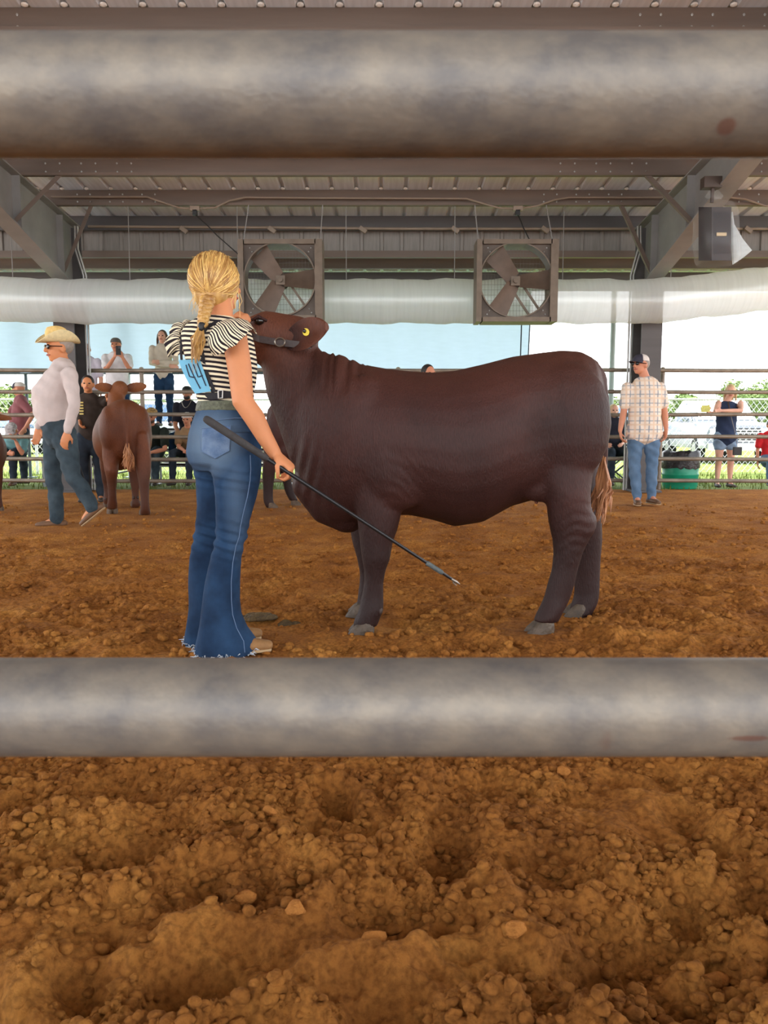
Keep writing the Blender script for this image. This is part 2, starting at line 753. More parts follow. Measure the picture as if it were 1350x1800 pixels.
def frame(xc, label):
    t = thing('steel_frame', label, 'steel frame', (xc, 11.6, 0), 'rigid frames carrying the roof')
    g = G()
    top = [(-6.5, roof_bot(-6.5) - .01), (12.0, roof_bot(12.0) - .01)]
    bot = [(11.42, 3.08), (8.2, 3.86), (-6.5, roof_bot(-6.5) - .42)]
    ibeam_web(g, [top[0], top[1], (12.0, 3.08), bot[0], bot[1], bot[2]], xc, .014)
    g.build('rafter_web', M_STEEL, t, False)
    g = G()
    strip(g, bot, xc, .24, .018)
    g.build('bottom_flange', M_STEEL, t, False)
    g = G()
    strip(g, top, xc, .24, .018)
    g.build('top_flange', M_STEEL, t, False)
    g = G()
    g.box((xc, 11.42, 1.53), (.3, .02, 3.1))
    g.box((xc, 11.62, 1.53), (.016, .4, 3.1))
    g.box((xc, 11.82, 1.95), (.3, .02, 3.9))
    g.box((xc, 11.62, .01), (.4, .6, .03))
    g.build('column', M_DARKST, t, False)
    g = G()
    g.box((xc + (.05 if xc < 0 else -.05), 11.3, 3.55), (.1, .014, .8))
    g.build('stiffener_plate', M_STEEL, t, False)
    g = G()
    g.box((xc, 10.0, 3.75), (.22, .012, .66))
    g.build('stiffener_plate', M_STEEL, t, False)
    for s in (-1, 1):
        for (d, zb, yb) in ((11.1, 3.13, 11.35), (10.1, 3.46, 9.9)):
            a = Vector((xc + s * .62, d - .03, roof_bot(d) + .05))
            b = Vector((xc + s * .05, yb, zb + .02))
            g = G()
            dr = (b - a)
            r_ = rot_to(dr, (0, 1, 0))
            g.box((a + b) / 2, (dr.length, .05, .006), r_)
            g.box((a + b) / 2 + r_ @ Vector((0, .025, .022)), (dr.length, .006, .05), r_)
            g.build('flange_brace', M_PURLIN, t, False)
    g = G()
    for k, dx in enumerate((.19, .23)):
        sgn = 1 if xc < 0 else -1
        g.tube([(xc + sgn * dx, 11.75, 0.0), (xc + sgn * dx, 11.75, 3.2), (xc + sgn * (dx - .05), 11.6, 3.55), (xc + sgn * dx, 11.5, 3.85)], .016, 8)
    g.build('conduit', M_GALV, t)
    return t


frame(-4.66, 'steel frame with haunched rafter and conduits behind the man in the cowboy hat')
frame(3.9, 'steel frame with haunched rafter behind the man in the plaid shirt')

# ---- far wall skirt under the eave and the lean-to roof beyond it
wall = thing('wall_back', 'ribbed metal wall skirt under the eave', 'wall', (0, 12.3, 3.55))
del wall['category']
wall['kind'] = 'structure'
pm = None
WP = .31
for k in range(-10, 10):
    x0 = k * 3 * WP
    if pm is None:
        V, Fc = [], []
        pr = []
        for i in range(3):
            pr += [(i * WP, 0), (i * WP + WP - .07, 0), (i * WP + WP - .055, -.028), (i * WP + WP - .015, -.028)]
        pr += [(3 * WP, 0)]
        n = len(pr)
        for zz in (3.64, 4.15):
            for (a, h) in pr:
                V.append((a + x0, 12.3 + h, zz))
        for i in range(n - 1):
            Fc.append((i, i + 1, n + i + 1, n + i))
        pm = mk('wall_panel', V, Fc, M_WALLSH, wall, False)
        bx0 = x0
    else:
        o = pm.copy()
        COL.objects.link(o)
        o.parent = wall
        o.location.x = x0 - bx0
g = G()
g.box((0, 12.24, 3.61), (18.6, .08, .1))
g.build('girt', M_PURLIN, wall, False)

lean = thing('lean_to_roof', 'low metal lean-to roof over the spectators behind the ring fence', 'roof', (0, 13.6, 3.7))
del lean['category']
lean['kind'] = 'structure'
g = G()
for k in range(60):
    x0 = -9.3 + k * WP
    V4 = [(x0, 0), (x0 + WP - .07, 0), (x0 + WP - .055, .03), (x0 + WP - .015, .03), (x0 + WP, 0)]
    R = []
    for (yy, zz) in ((12.4, 3.86), (14.9, 3.74)):
        R.append([Vector((a, yy, zz + h)) for a, h in V4])
    g.rings(R, False, False)
g.build('roof_sheet', M_SHEET, lean, False)
for (d, z0, hgt, m_) in ((13.3, 3.60, .2, M_PURLIN), (14.3, 3.56, .19, M_DARKST), (14.9, 3.52, .2, M_DARKST)):
    g = G()
    g.box((0, d, z0 + hgt / 2), (18.6, .012, hgt))
    g.box((0, d - .035, z0 + .006), (18.6, .07, .012))
    g.build('purlin', m_, lean, False)
M_POST = mat('post_paint', srgb(150, 165, 165), .5, .08, 4)
M_POSTD = mat('post_dark', srgb(60, 74, 80), .5, .08, 4)
for (px, r_, m_, lab) in ((226, .055, M_POST, 'pale round post behind the man filming with a phone'), (47, .03, M_POSTD, 'thin dark post behind the man in the cowboy hat'),
                          (1074, .05, M_POST, 'grey-green post beside the heifer rump')):
    p = W(px, 700, 14.75)
    g = G()
    g.tube([(p.x, 14.75, -.02), (p.x, 14.75, 3.6)], r_, 12)
    g.box((p.x, 14.75, .01), (.22, .22, .02))
    g.box((p.x, 14.75, 3.57), (.2, .2, .02))
    o = g.build('post', m_, None)
    tag(o, lab, 'post', 'posts of the lean-to')

# ---- grass and far ground
M_GRASS = mat('grass', srgb(84, 104, 44), .9, .25, 1.2, .4, 30, col2=srgb(122, 130, 70), detail=8, spec=.1)
g = G()
R = []
for yy in np.linspace(11.9, 160, 40):
    R.append([Vector((xx, yy, -.03 + .02 * math.sin(xx * .7) * math.cos(yy * .5))) for xx in np.linspace(-110, 110, 60)])
g.rings(R, False, False)
o = g.build('lawn', M_GRASS, None)
o['kind'] = 'structure'
o['label'] = 'sunlit grass outside the barn'
# grass tufts along the fence line
gv, gf = [], []
rr = random.Random(11)
for i in range(6000):
    x, y = rr.uniform(-8, 8), rr.uniform(12.0, 16.5)
    h = rr.uniform(.03, .09)
    a = rr.uniform(0, PI)
    b = len(gv)
    dx, dy = math.cos(a) * .008, math.sin(a) * .008
    lx, ly = rr.uniform(-.03, .03), rr.uniform(-.03, .03)
    gv += [(x - dx, y - dy, -.03), (x + dx, y + dy, -.03), (x + lx, y + ly, h)]
    gf.append((b, b + 1, b + 2))
o = mk('grass_blades', gv, gf, M_GRASS, None, False)
tag(o, 'short grass growing behind the ring fence', 'grass', kind='stuff')
# ================================================================ FENCES
def pipe_material(name, c1, c2, rust=0.0, scale=6.0, spots=()):
    m = bpy.data.materials.new(name)
    m.use_nodes = True
    nt = m.node_tree
    b = nt.nodes['Principled BSDF']
    b.inputs['Metallic'].default_value = 0.35
    b.inputs['Roughness'].default_value = 0.5
    tc = nt.nodes.new('ShaderNodeTexCoord')
    mp = nt.nodes.new('ShaderNodeMapping')
    mp.inputs['Scale'].default_value = (1, 1.2, 1.2)
    nt.links.new(tc.outputs['Object'], mp.inputs[0])
    n = nt.nodes.new('ShaderNodeTexNoise')
    n.inputs['Scale'].default_value = scale
    n.inputs['Detail'].default_value = 7
    n.inputs['Roughness'].default_value = 0.65
    nt.links.new(mp.outputs[0], n.inputs['Vector'])
    r = nt.nodes.new('ShaderNodeValToRGB')
    r.color_ramp.elements[0].position = 0.35
    r.color_ramp.elements[0].color = c1
    r.color_ramp.elements[1].position = 0.65
    r.color_ramp.elements[1].color = c2
    nt.links.new(n.outputs['Fac'], r.inputs[0])
    n2 = nt.nodes.new('ShaderNodeTexNoise')
    n2.inputs['Scale'].default_value = scale * .8
    n2.inputs['Detail'].default_value = 3
    mp2 = nt.nodes.new('ShaderNodeMapping')
    mp2.inputs['Location'].default_value = (3.3, 1.7, 5.1)
    nt.links.new(tc.outputs['Object'], mp2.inputs[0])
    nt.links.new(mp2.outputs[0], n2.inputs['Vector'])
    r2 = nt.nodes.new('ShaderNodeValToRGB')
    r2.color_ramp.elements[0].position = 0.7
    r2.color_ramp.elements[0].color = (0, 0, 0, 1)
    r2.color_ramp.elements[1].position = 0.78
    r2.color_ramp.elements[1].color = (rust, rust, rust, 1)
    nt.links.new(n2.outputs['Fac'], r2.inputs[0])
    mx = nt.nodes.new('ShaderNodeMix')
    mx.data_type = 'RGBA'
    nt.links.new(r2.outputs[0], mx.inputs['Factor'])
    nt.links.new(r.outputs[0], mx.inputs['A'])
    mx.inputs['B'].default_value = srgb(110, 62, 44)
    prev = mx.outputs['Result']
    for (pt, sx_, sz_) in spots:      # single rust stains
        m4 = nt.nodes.new('ShaderNodeMapping')
        m4.vector_type = 'TEXTURE'
        m4.inputs['Location'].default_value = pt
        m4.inputs['Scale'].default_value = (sx_, .03, sz_)
        nt.links.new(tc.outputs['Object'], m4.inputs[0])
        ln_ = nt.nodes.new('ShaderNodeVectorMath')
        ln_.operation = 'LENGTH'
        nt.links.new(m4.outputs[0], ln_.inputs[0])
        ad_ = nt.nodes.new('ShaderNodeMath')
        ad_.operation = 'ADD'
        nt.links.new(ln_.outputs['Value'], ad_.inputs[0])
        nt.links.new(n.outputs['Fac'], ad_.inputs[1])
        rr_ = nt.nodes.new('ShaderNodeValToRGB')
        rr_.color_ramp.elements[0].position = .8
        rr_.color_ramp.elements[0].color = (.6, .6, .6, 1)
        rr_.color_ramp.elements[1].position = 1.0
        rr_.color_ramp.elements[1].color = (0, 0, 0, 1)
        dv = nt.nodes.new('ShaderNodeMath')
        dv.operation = 'MULTIPLY'
        dv.inputs[1].default_value = .7
        nt.links.new(ad_.outputs[0], dv.inputs[0])
        nt.links.new(dv.outputs[0], rr_.inputs[0])
        mq = nt.nodes.new('ShaderNodeMix')
        mq.data_type = 'RGBA'
        nt.links.new(rr_.outputs[0], mq.inputs['Factor'])
        nt.links.new(prev, mq.inputs['A'])
        mq.inputs['B'].default_value = srgb(104, 58, 44)
        prev = mq.outputs['Result']
    nt.links.new(prev, b.inputs['Base Color'])
    bp = nt.nodes.new('ShaderNodeBump')
    bp.inputs['Strength'].default_value = 0.12
    bp.inputs['Distance'].default_value = 0.003
    n3 = nt.nodes.new('ShaderNodeTexNoise')
    n3.inputs['Scale'].default_value = scale * 9
    nt.links.new(mp.outputs[0], n3.inputs['Vector'])
    nt.links.new(n3.outputs['Fac'], bp.inputs['Height'])
    nt.links.new(bp.outputs[0], b.inputs['Normal'])
    return m


M_NEAR = pipe_material('near_pipe', srgb(102, 98, 95), srgb(136, 127, 114), .8, 22.0, ((tuple(W(1285, 215, .42) - Vector((0, .446, 0))), .0068, .0042), (tuple(W(1312, 1296, .42) - Vector((0, .446, 0))), .015, .0022)))
M_PIPE = pipe_material('far_pipe', srgb(120, 108, 96), srgb(150, 138, 122), .2, 5.0)

# near fence the camera looks through
ND = 0.446
zr = [W(675, 1242, ND).z, W(675, 170, ND).z]
t = thing('near_pipe_fence', 'weathered grey pipe rails of the near ring fence close to the camera', 'pipe fence', (0, ND, 0))
for k, (zz, r_) in enumerate(((zr[0], .0288), (zr[1], .0312), (zr[0] - .34, .029), (zr[1] + .34, .029), (zr[0] - .66, .029))):
    g = G()
    g.tube([(x, ND, zz) for x in np.linspace(-1.75, 1.75, 9)], r_, 40)
    g.build('rail', M_NEAR, t)
for s in (-1, 1):
    g = G()
    g.tube([(s * 1.78, ND, -.05), (s * 1.78, ND, 1.55)], .037, 24)
    g.ell((s * 1.78, ND, 1.55), (.037, .037, .02))
    g.build('fence_post', M_NEAR, t)

# far ring fence
FD = 11.95
t = thing('far_pipe_fence', 'brown-grey six-rail pipe fence along the far side of the ring', 'pipe fence', (0, FD, 0))
for py in (651, 689, 729, 768, 807, 845):
    g = G()
    z = W(675, py, FD).z
    g.tube([(x, FD, z + .006 * math.sin(x * 1.3 + py)) for x in np.linspace(-9, 9, 19)], .031, 10)
    g.build('rail', M_PIPE, t)
for px in (-170, 248, 430, 700, 960, 1166, 1500):
    g = G()
    x = W(px, 700, FD).x
    g.tube([(x, FD + .062, -.05), (x, FD + .062, 1.86)], .034, 12)
    g.ell((x, FD + .062, 1.86), (.034, .034, .02), None, 12, 4)
    g.build('fence_post', M_PIPE, t)

# chain-link fence behind the spectators
CL = 16.4
t = thing('chain_link_fence', 'galvanised chain-link fence on the grass behind the spectators', 'chain-link fence', (0, CL, 0))
M_WIRE = mat('wire', srgb(200, 204, 206), .4, .05, 10, metal=.5)
g = G()
H_, PTC = 1.55, .125
for sgn in (-1, 1):
    x = -11.0
    while x < 11:
        a = Vector((x, CL + sgn * .004, 0.02))
        b = Vector((x + sgn * H_ * .8, CL + sgn * .004, H_))
        g.tube([a, b], .006, 3)
        x += PTC
o = g.build('wire_mesh', M_WIRE, t, False)
o['kind'] = 'stuff'
g = G()
g.tube([(-11, CL, H_), (11, CL, H_)], .022, 8)
g.build('top_rail', M_WIRE, t)
for k in range(-4, 5):
    g = G()
    g.tube([(k * 2.6 + .4, CL + .03, -.03), (k * 2.6 + .4, CL + .03, H_ + .08)], .03, 10)
    g.ell((k * 2.6 + .4, CL + .03, H_ + .08), (.032, .032, .025), None, 10, 4)
    g.build('fence_post', M_WIRE, t)

# ================================================================ PLASTIC TUBE, CURTAIN


def translucent(name, col, tr, transp, noise=0.06, gloss=.08, ns=(3, 1, 12)):
    m = bpy.data.materials.new(name)
    m.use_nodes = True
    nt = m.node_tree
    nt.nodes.clear()
    out = nt.nodes.new('ShaderNodeOutputMaterial')
    df = nt.nodes.new('ShaderNodeBsdfDiffuse')
    tl = nt.nodes.new('ShaderNodeBsdfTranslucent')
    tp = nt.nodes.new('ShaderNodeBsdfTransparent')
    gl = nt.nodes.new('ShaderNodeBsdfGlossy')
    gl.inputs['Roughness'].default_value = 0.3
    m1 = nt.nodes.new('ShaderNodeMixShader')
    m2 = nt.nodes.new('ShaderNodeMixShader')
    m3 = nt.nodes.new('ShaderNodeMixShader')
    tc = nt.nodes.new('ShaderNodeTexCoord')
    mp = nt.nodes.new('ShaderNodeMapping')
    mp.inputs['Scale'].default_value = ns
    nz = nt.nodes.new('ShaderNodeTexNoise')
    nz.inputs['Scale'].default_value = 2.0
    nz.inputs['Detail'].default_value = 5
    nt.links.new(tc.outputs['Object'], mp.inputs[0])
    nt.links.new(mp.outputs[0], nz.inputs['Vector'])
    rp = nt.nodes.new('ShaderNodeValToRGB')
    rp.color_ramp.elements[0].position = .3
    rp.color_ramp.elements[1].position = .7
    rp.color_ramp.elements[0].color = tuple(c * (1 - noise) for c in col[:3]) + (1,)
    rp.color_ramp.elements[1].color = tuple(min(1, c * (1 + noise)) for c in col[:3]) + (1,)
    nt.links.new(nz.outputs['Fac'], rp.inputs[0])
    for s in (df, tl):
        nt.links.new(rp.outputs[0], s.inputs['Color'])
    m1.inputs[0].default_value = tr
    nt.links.new(df.outputs[0], m1.inputs[1])
    nt.links.new(tl.outputs[0], m1.inputs[2])
    m2.inputs[0].default_value = transp
    nt.links.new(m1.outputs[0], m2.inputs[1])
    nt.links.new(tp.outputs[0], m2.inputs[2])
    m3.inputs[0].default_value = gloss
    nt.links.new(m2.outputs[0], m3.inputs[1])
    nt.links.new(gl.outputs[0], m3.inputs[2])
    nt.links.new(m3.outputs[0], out.inputs[0])
    return m


M_TUBE = translucent('clear_plastic_tube', (.88, .91, .93, 1), .58, .32, .05, .10, (14, 1, .8))
M_CURT = translucent('shade_cloth', (.37, .46, .55, 1), .75, .0, .03, 0.0, (2, 1, 10))

TD = 11.08
pts, rads = [], []
for px in np.linspace(-260, 1620, 120):
    yc = 530.0
    if px > 1150:
        yc = 530 - (px - 1150) * .112
    if px < 110:
        yc = 529 + (110 - px) * -.02
    p = W(px, yc, TD)
    pts.append(p)
    rads.append(.302 + .008 * math.sin(px * .05) + .006 * math.sin(px * .13 + 1))
g = G()
R = []
for p, r in zip(pts, rads):
    R.append([p + Vector((0, r * math.cos(a), r * math.sin(a) * (1 + .02 * math.sin(p.x * 9 + a * 3)))) for a in np.linspace(0, 2 * PI, 33)[:-1]])
g.rings(R, False)
t = thing('plastic_air_tube', 'long translucent plastic air tube hung across the barn behind the fans', 'air tube', W(675, 567, TD))
g.build('tube_skin', M_TUBE, t)
for px in np.arange(-150, 1600, 190):
    g = G()
    i = int((px + 260) / 1880 * 119)
    p = pts[i]
    g.tube([p + Vector((0, 0, rads[i])), Vector((p.x, TD + .02, roof_bot(TD) + .02))], .006, 5)
    g.build('hanger_wire', M_STEEL, t)

# shade curtain behind the spectators, rolled down to head height
CD = 14.55
xr_ = W(928, 600, CD).x
zb_ = W(675, 656, CD).z
V, Fc = [], []
nx, nz_ = 160, 24
for j in range(nz_ + 1):
    for i in range(nx + 1):
        u = i / nx
        w_ = j / nz_
        x = -9.2 + (xr_ + 9.2) * u + .05 * w_ * (u > .99)
        z = zb_ + (3.54 - zb_) * w_
        V.append((x, CD + .02 * math.sin(x * 5) * (1 - .5 * w_) + .012 * math.sin(x * 13 + z * 2), z))
for j in range(nz_):
    for i in range(nx):
        a = j * (nx + 1) + i
        Fc.append((a, a + 1, a + nx + 2, a + nx + 1))
t = thing('shade_curtain', 'pale blue translucent shade curtain hanging behind the spectators', 'curtain', ((xr_ - 9.2) / 2, CD, zb_))
mk('curtain_cloth', V, Fc, M_CURT, t)
g = G()
g.tube([(-9.2, CD, zb_), (xr_, CD, zb_)], .022, 8)
g.build('bottom_bar', M_POSTD, t)
M_ROPE = mat('dark_rope', srgb(40, 50, 62), .8, .1)
for (a, b) in ((917, 914), (932, 927)):
    g = G()
    g.tube([W(a, 560, CD - .08), W(b, 660, CD - .08)], .012, 6)
    g.build('pull_rope', M_ROPE, t)

# ================================================================ FANS
M_FANFR = mat('fan_frame', srgb(112, 99, 86), .5, .15, 9, .05, 40, metal=.3, spec=.4)
M_FANDK = mat('fan_shroud', srgb(92, 82, 74), .6, .15, 9, metal=.2)
M_BLADE = mat('fan_blade', srgb(98, 82, 70), .5, .15, 9, metal=.2)
M_BLACK = mat('black_rubber', srgb(28, 28, 30), .5, .1)
M_WIREG = mat('guard_wire', srgb(110, 104, 98), .5, .05, metal=.4)


def fan(x0, y0, x1, y1, hub, label):
    d0 = 10.35
    a, b = W(x0, y1, d0), W(x1, y0, d0)
    c = (a + b) / 2
    wd, ht = b.x - a.x, b.z - a.z
    t = thing('barn_fan', label, 'fan', (c.x, d0, a.z), 'square box fans hanging from the roof')
    dep = .36
    # outer box frame of four boards
    for nm, cc, sz in (('frame_side', (a.x + .035, d0 + dep / 2, c.z), (.07, dep, ht)), ('frame_side', (b.x - .05, d0 + dep / 2, c.z), (.1, dep, ht)),
                       ('frame_top', (c.x, d0 + dep / 2, b.z - .03), (wd - .172, dep, .06)), ('frame_bottom', (c.x, d0 + dep / 2, a.z + .03), (wd - .172, dep, .06))):
        G().box(cc, sz).build(nm, M_FANFR, t, False)
    # shroud plate with round opening
    rad = min(wd, ht) * .452
    hc = Vector((c.x - .01, 0, c.z + .01))
    n = 64
    V, Fc = [], []
    for yy in (d0 + .06, d0 + .075):
        for i in range(n):
            an = 2 * PI * i / n
            V.append((hc.x + rad * math.cos(an), yy, hc.z + rad * math.sin(an)))
        for i in range(n):
            an = 2 * PI * i / n
            k = 1 / max(abs(math.cos(an)), abs(math.sin(an)))
            V.append((c.x + (wd / 2 - .07) * max(-1, min(1, math.cos(an) * k)), yy, c.z + (ht / 2 - .05) * max(-1, min(1, math.sin(an) * k))))
    for i in range(n):
        j = (i + 1) % n
        Fc += [(i, j, n + j, n + i), (2 * n + i, 3 * n + i, 3 * n + j, 2 * n + j), (i, 2 * n + i, 2 * n + j, j)]
    mk('shroud_plate', V, Fc, M_FANDK, t, False)
    g = G()
    R = []
    for yy, rr_ in ((d0 + .02, rad + .012), (d0 + .02, rad - .004), (d0 + .25, rad - .004), (d0 + .25, rad + .012)):
        R.append([Vector((hc.x + rr_ * math.cos(q), yy, hc.z + rr_ * math.sin(q))) for q in np.linspace(0, 2 * PI, 65)[:-1]])
    R.append(R[0])
    g.rings(R, False)
    g.build('shroud_ring', M_FANFR, t)
    # guard
    g = G()
    st = .043
    k = -int(wd / 2 / st)
    while k * st < wd / 2 - .05:
        x = c.x + k * st
        if abs(k * st) < wd / 2 - .08:
            g.box((x, d0 + .3, c.z), (.003, .003, ht - .12))
        k += 1
    k = -int(ht / 2 / st / 1.6)
    while k * st * 1.6 < ht / 2 - .07:
        g.box((c.x, d0 + .304, c.z + k * st * 1.6), (wd - .18, .003, .003))
        k += 1
    o = g.build('guard_mesh', M_WIREG, t, False)
    # motor bars, motor, hub, blades
    for s in (-.075, .075):
        g = G()
        dr = Vector((math.cos(math.radians(-55)), 0, math.sin(math.radians(-55))))
        nn = Vector((-dr.z, 0, dr.x))
        q = Vector((hc.x, d0 + .2, hc.z)) + nn * s
        L_ = math.sqrt(rad * rad - s * s)
        g.box(q, (L_ * 2, .03, .022), rot_to(dr, (0, 1, 0)))
        g.build('motor_bar', M_FANFR, t, False)
    g = G()
    g.tube([(hc.x, d0 + .16, hc.z), (hc.x, d0 + .30, hc.z)], .09, 20)
    g.build('motor', M_FANDK, t)
    g = G()
    g.tube([(hc.x, d0 + .05, hc.z), (hc.x, d0 + .15, hc.z)], .032, 16)
    g.box((hc.x, d0 + .09, hc.z), (.12, .012, .12))
    hb = g.build('hub', M_FANFR, t)
    for an in (128, 2, 240):
        an = math.radians(an)
        dr = Vector((math.cos(an), 0, math.sin(an)))
        sd = Vector((-dr.z, 0, dr.x))
        R = []
        for q in np.linspace(.05, rad * .97, 9):
            f = q / rad
            wdt = .095 + .05 * f
            tw = .5 - .25 * f
            cc = Vector((hc.x, d0 + .11, hc.z)) + dr * q
            ax = sd * math.cos(tw) + Vector((0, 1, 0)) * math.sin(tw)
            ring = []
            for (aa, bb) in ((-1, 0), (-.5, .018), (.3, .02), (1, 0), (.3, .012), (-.5, .01)):
                ring.append(cc + ax * (aa * wdt) + ax.cross(dr) * bb)
            R.append(ring)
        g = G()
        g.rings(R)
        g.build('blade', M_BLADE, t)
    g = G()
    for sx in (-1, 1):
        for k in (0, 1):
            for sz in (-1, 1):
                g.ell((c.x + sx * (wd / 2 - .15 - k * .03), d0 + .055, c.z + sz * (ht / 2 - .1 - k * .05)), (.011, .008, .011), None, 8, 4)
    o = g.build('bolts', M_GALV, t)
    o['kind'] = 'stuff'
    for sx in (-1, 1):
        g = G()
        xx = c.x + sx * (wd / 2 - .04)
        L0, L1 = b.z, roof_bot(11.1) + .02
        yt = 11.05
        m_ = 36
        for k in range(m_):
            f0, f1 = k / m_, (k + 1) / m_
            p = Vector((xx, d0 + .2 + (yt - d0 - .2) * f0, L0 + (L1 - L0) * f0))
            q = Vector((xx, d0 + .2 + (yt - d0 - .2) * f1, L0 + (L1 - L0) * f1))
            g.box((p + q) / 2, (.014 if k % 2 else .004, .004 if k % 2 else .014, (q - p).length * 1.2), None)
        g.build('hanging_chain', M_STEEL, t, False)
    return c, b


fan(420, 420, 566, 562, None, 'square barn fan above the heifer head, next to the blonde handler')
fan(837, 420, 983, 565, None, 'square barn fan above the middle of the heifer back')

# ================================================================ CONDUIT, BOXES, CABLES
M_COND = mat('conduit_paint', srgb(136, 120, 106), .5, .1, 6)
cd = 11.0
prs = [(90, 346), (258, 346), (290, 357), (318, 366), (345, 367), (378, 365), (402, 353), (430, 347), (560, 348), (820, 349), (850, 358),
       (880, 366), (910, 367), (944, 362), (975, 351), (1000, 347), (1140, 347), (1285, 347), (1310, 350), (1345, 362), (1420, 364)]
g = G()
g.tube([W(a, b, cd - .03) for a, b in prs], .013, 8)
o = g.build('conduit_run', M_COND, None)
tag(o, 'painted electrical conduit dipping to the two fan outlets along a purlin', 'conduit')
g = G()
g.tube([W(a, b, 12.0) for a, b in ((155, 398), (500, 400), (700, 402), (1100, 402), (1400, 402))], .02, 8)
t = g.build('pipe_run', M_COND, None)
tag(t, 'straight pipe running below the eave purlin', 'pipe')
for px in (323, 478, 638, 800, 958, 1315):
    g = G()
    p = W(px, 404, 11.95)
    g.box(p, (.12, .06, .05), rot_to((1, 0, -.7), (0, 1, 0)))
    g.build('pipe_clamp', M_COND, t, False)
for (px, fx, lab) in ((343, 420, 'small outlet box on the conduit above the blonde handler'), (910, 930, 'small outlet box on the conduit above the right-hand fan')):
    p = W(px, 367, cd - .05)
    t = thing('outlet_box', lab, 'outlet box', p, 'outlet boxes feeding the fans')
    G().box(p, (.13, .07, .06)).build('box_body', M_COND, t, False)
    G().box(p + Vector((0, -.01, -.055)), (.06, .05, .07)).build('plug', M_BLACK, t, False)
    q = W(fx, 448 if fx < 500 else 420, 10.65)
    m_ = (p + q) / 2 + Vector((0, 0, -.05))
    g = G()
    g.tube([p + Vector((0, 0, -.08)), p * .7 + q * .3 + Vector((0, 0, -.05)), m_, q], .008, 6)
    g.build('power_cord', M_BLACK, t)

# ================================================================ BAGGED LOUDSPEAKER
sd_ = 9.05
t = thing('loudspeaker', 'black loudspeaker hung from the right rafter, wrapped in a plastic bag', 'loudspeaker', W(1258, 463, sd_))
M_SPK = mat('speaker_black', srgb(44, 36, 40), .5, .15, 20, .1, 200)
A = [W(1231, 372, sd_), W(1246, 362, sd_ - .12), W(1285, 362, sd_ - .05), W(1288, 372, sd_ + .2)]
rg = []
for (py, k) in ((364, .98), (458, .93)):
    l = W(1228, py, sd_ + .05)
    m1_ = W(1251, py, sd_ - .16)
    m2_ = W(1285, py, sd_ - .12)
    r_ = W(1286, py, sd_ + .2)
    l2 = W(1240, py, sd_ + .22)
    rg.append([l, m1_, m2_, r_, l2])
g = G()
g.rings(rg)
g.build('speaker_cabinet', M_SPK, t, False)
G().box(W(1268, 412, sd_ - .155), (.11, .02, .035)).build('name_badge', mat('badge', srgb(196, 176, 136), .4), t, False)
g = G()
R = []
for py, k in ((372, 1), (446, .94)):
    R.append([W(1254, py, sd_ - .158), W(1283, py, sd_ - .125), W(1283, py, sd_ - .12), W(1254, py, sd_ - .15)])
g.rings(R)
g.build('grille', mat('grille_black', srgb(30, 26, 34), .6, .1, 60, .3, 400), t, False)
g = G()
g.box(W(1250, 322, sd_), (.2, .12, .12))
g.box(W(1252, 340, sd_), (.03, .03, .2))
g.build('mount_bracket', mat('bracket', srgb(70, 56, 48), .5), t, False)
M_BAG = translucent('clear_bag', (.9, .93, .95, 1), .5, .93, .05, .02, (2, 2, 9))
rows = [(335, 1247, 1262, .03), (345, 1240, 1270, .06), (352, 1250, 1266, .05), (362, 1238, 1284, .2), (376, 1225, 1290, .25), (420, 1224, 1293, .26), (456, 1227, 1296, .25), (464, 1230, 1293, .2)]
R = []
for (py, xl, xr, hd) in rows:
    a, b = W(xl, py, sd_ + .03), W(xr, py, sd_ + .03)
    c = (a + b) / 2
    hw = (b - a).length / 2
    ring = []
    for j in range(40):
        q = 2 * PI * j / 40
        wv = 1 + .03 * math.sin(q * 9 + py * .1)
        ring.append(c + Vector((hw * math.copysign(abs(math.cos(q)) ** .7, math.cos(q)) * wv, hd * math.copysign(abs(math.sin(q)) ** .7, math.sin(q)) * wv, 0)))
    R.append(ring)
g = G()
g.rings(R, False)
g.build('plastic_bag', M_BAG, t)
V = [W(1288, 372, sd_), W(1291, 394, sd_), W(1306, 420, sd_ - .02), W(1322, 440, sd_ - .03), W(1308, 452, sd_ - .03), W(1290, 464, sd_), W(1287, 420, sd_ + .02)]
V2 = [v + Vector((0.0, .05 + .02 * math.sin(i * 2), 0)) for i, v in enumerate(V)]
g = G()
g.rings([[v for v in V], V2])
g.build('bag_flap', translucent('bag_flap', (.82, .88, .93, 1), .6, .15, .08, .08, (4, 2, 12)), t, False)
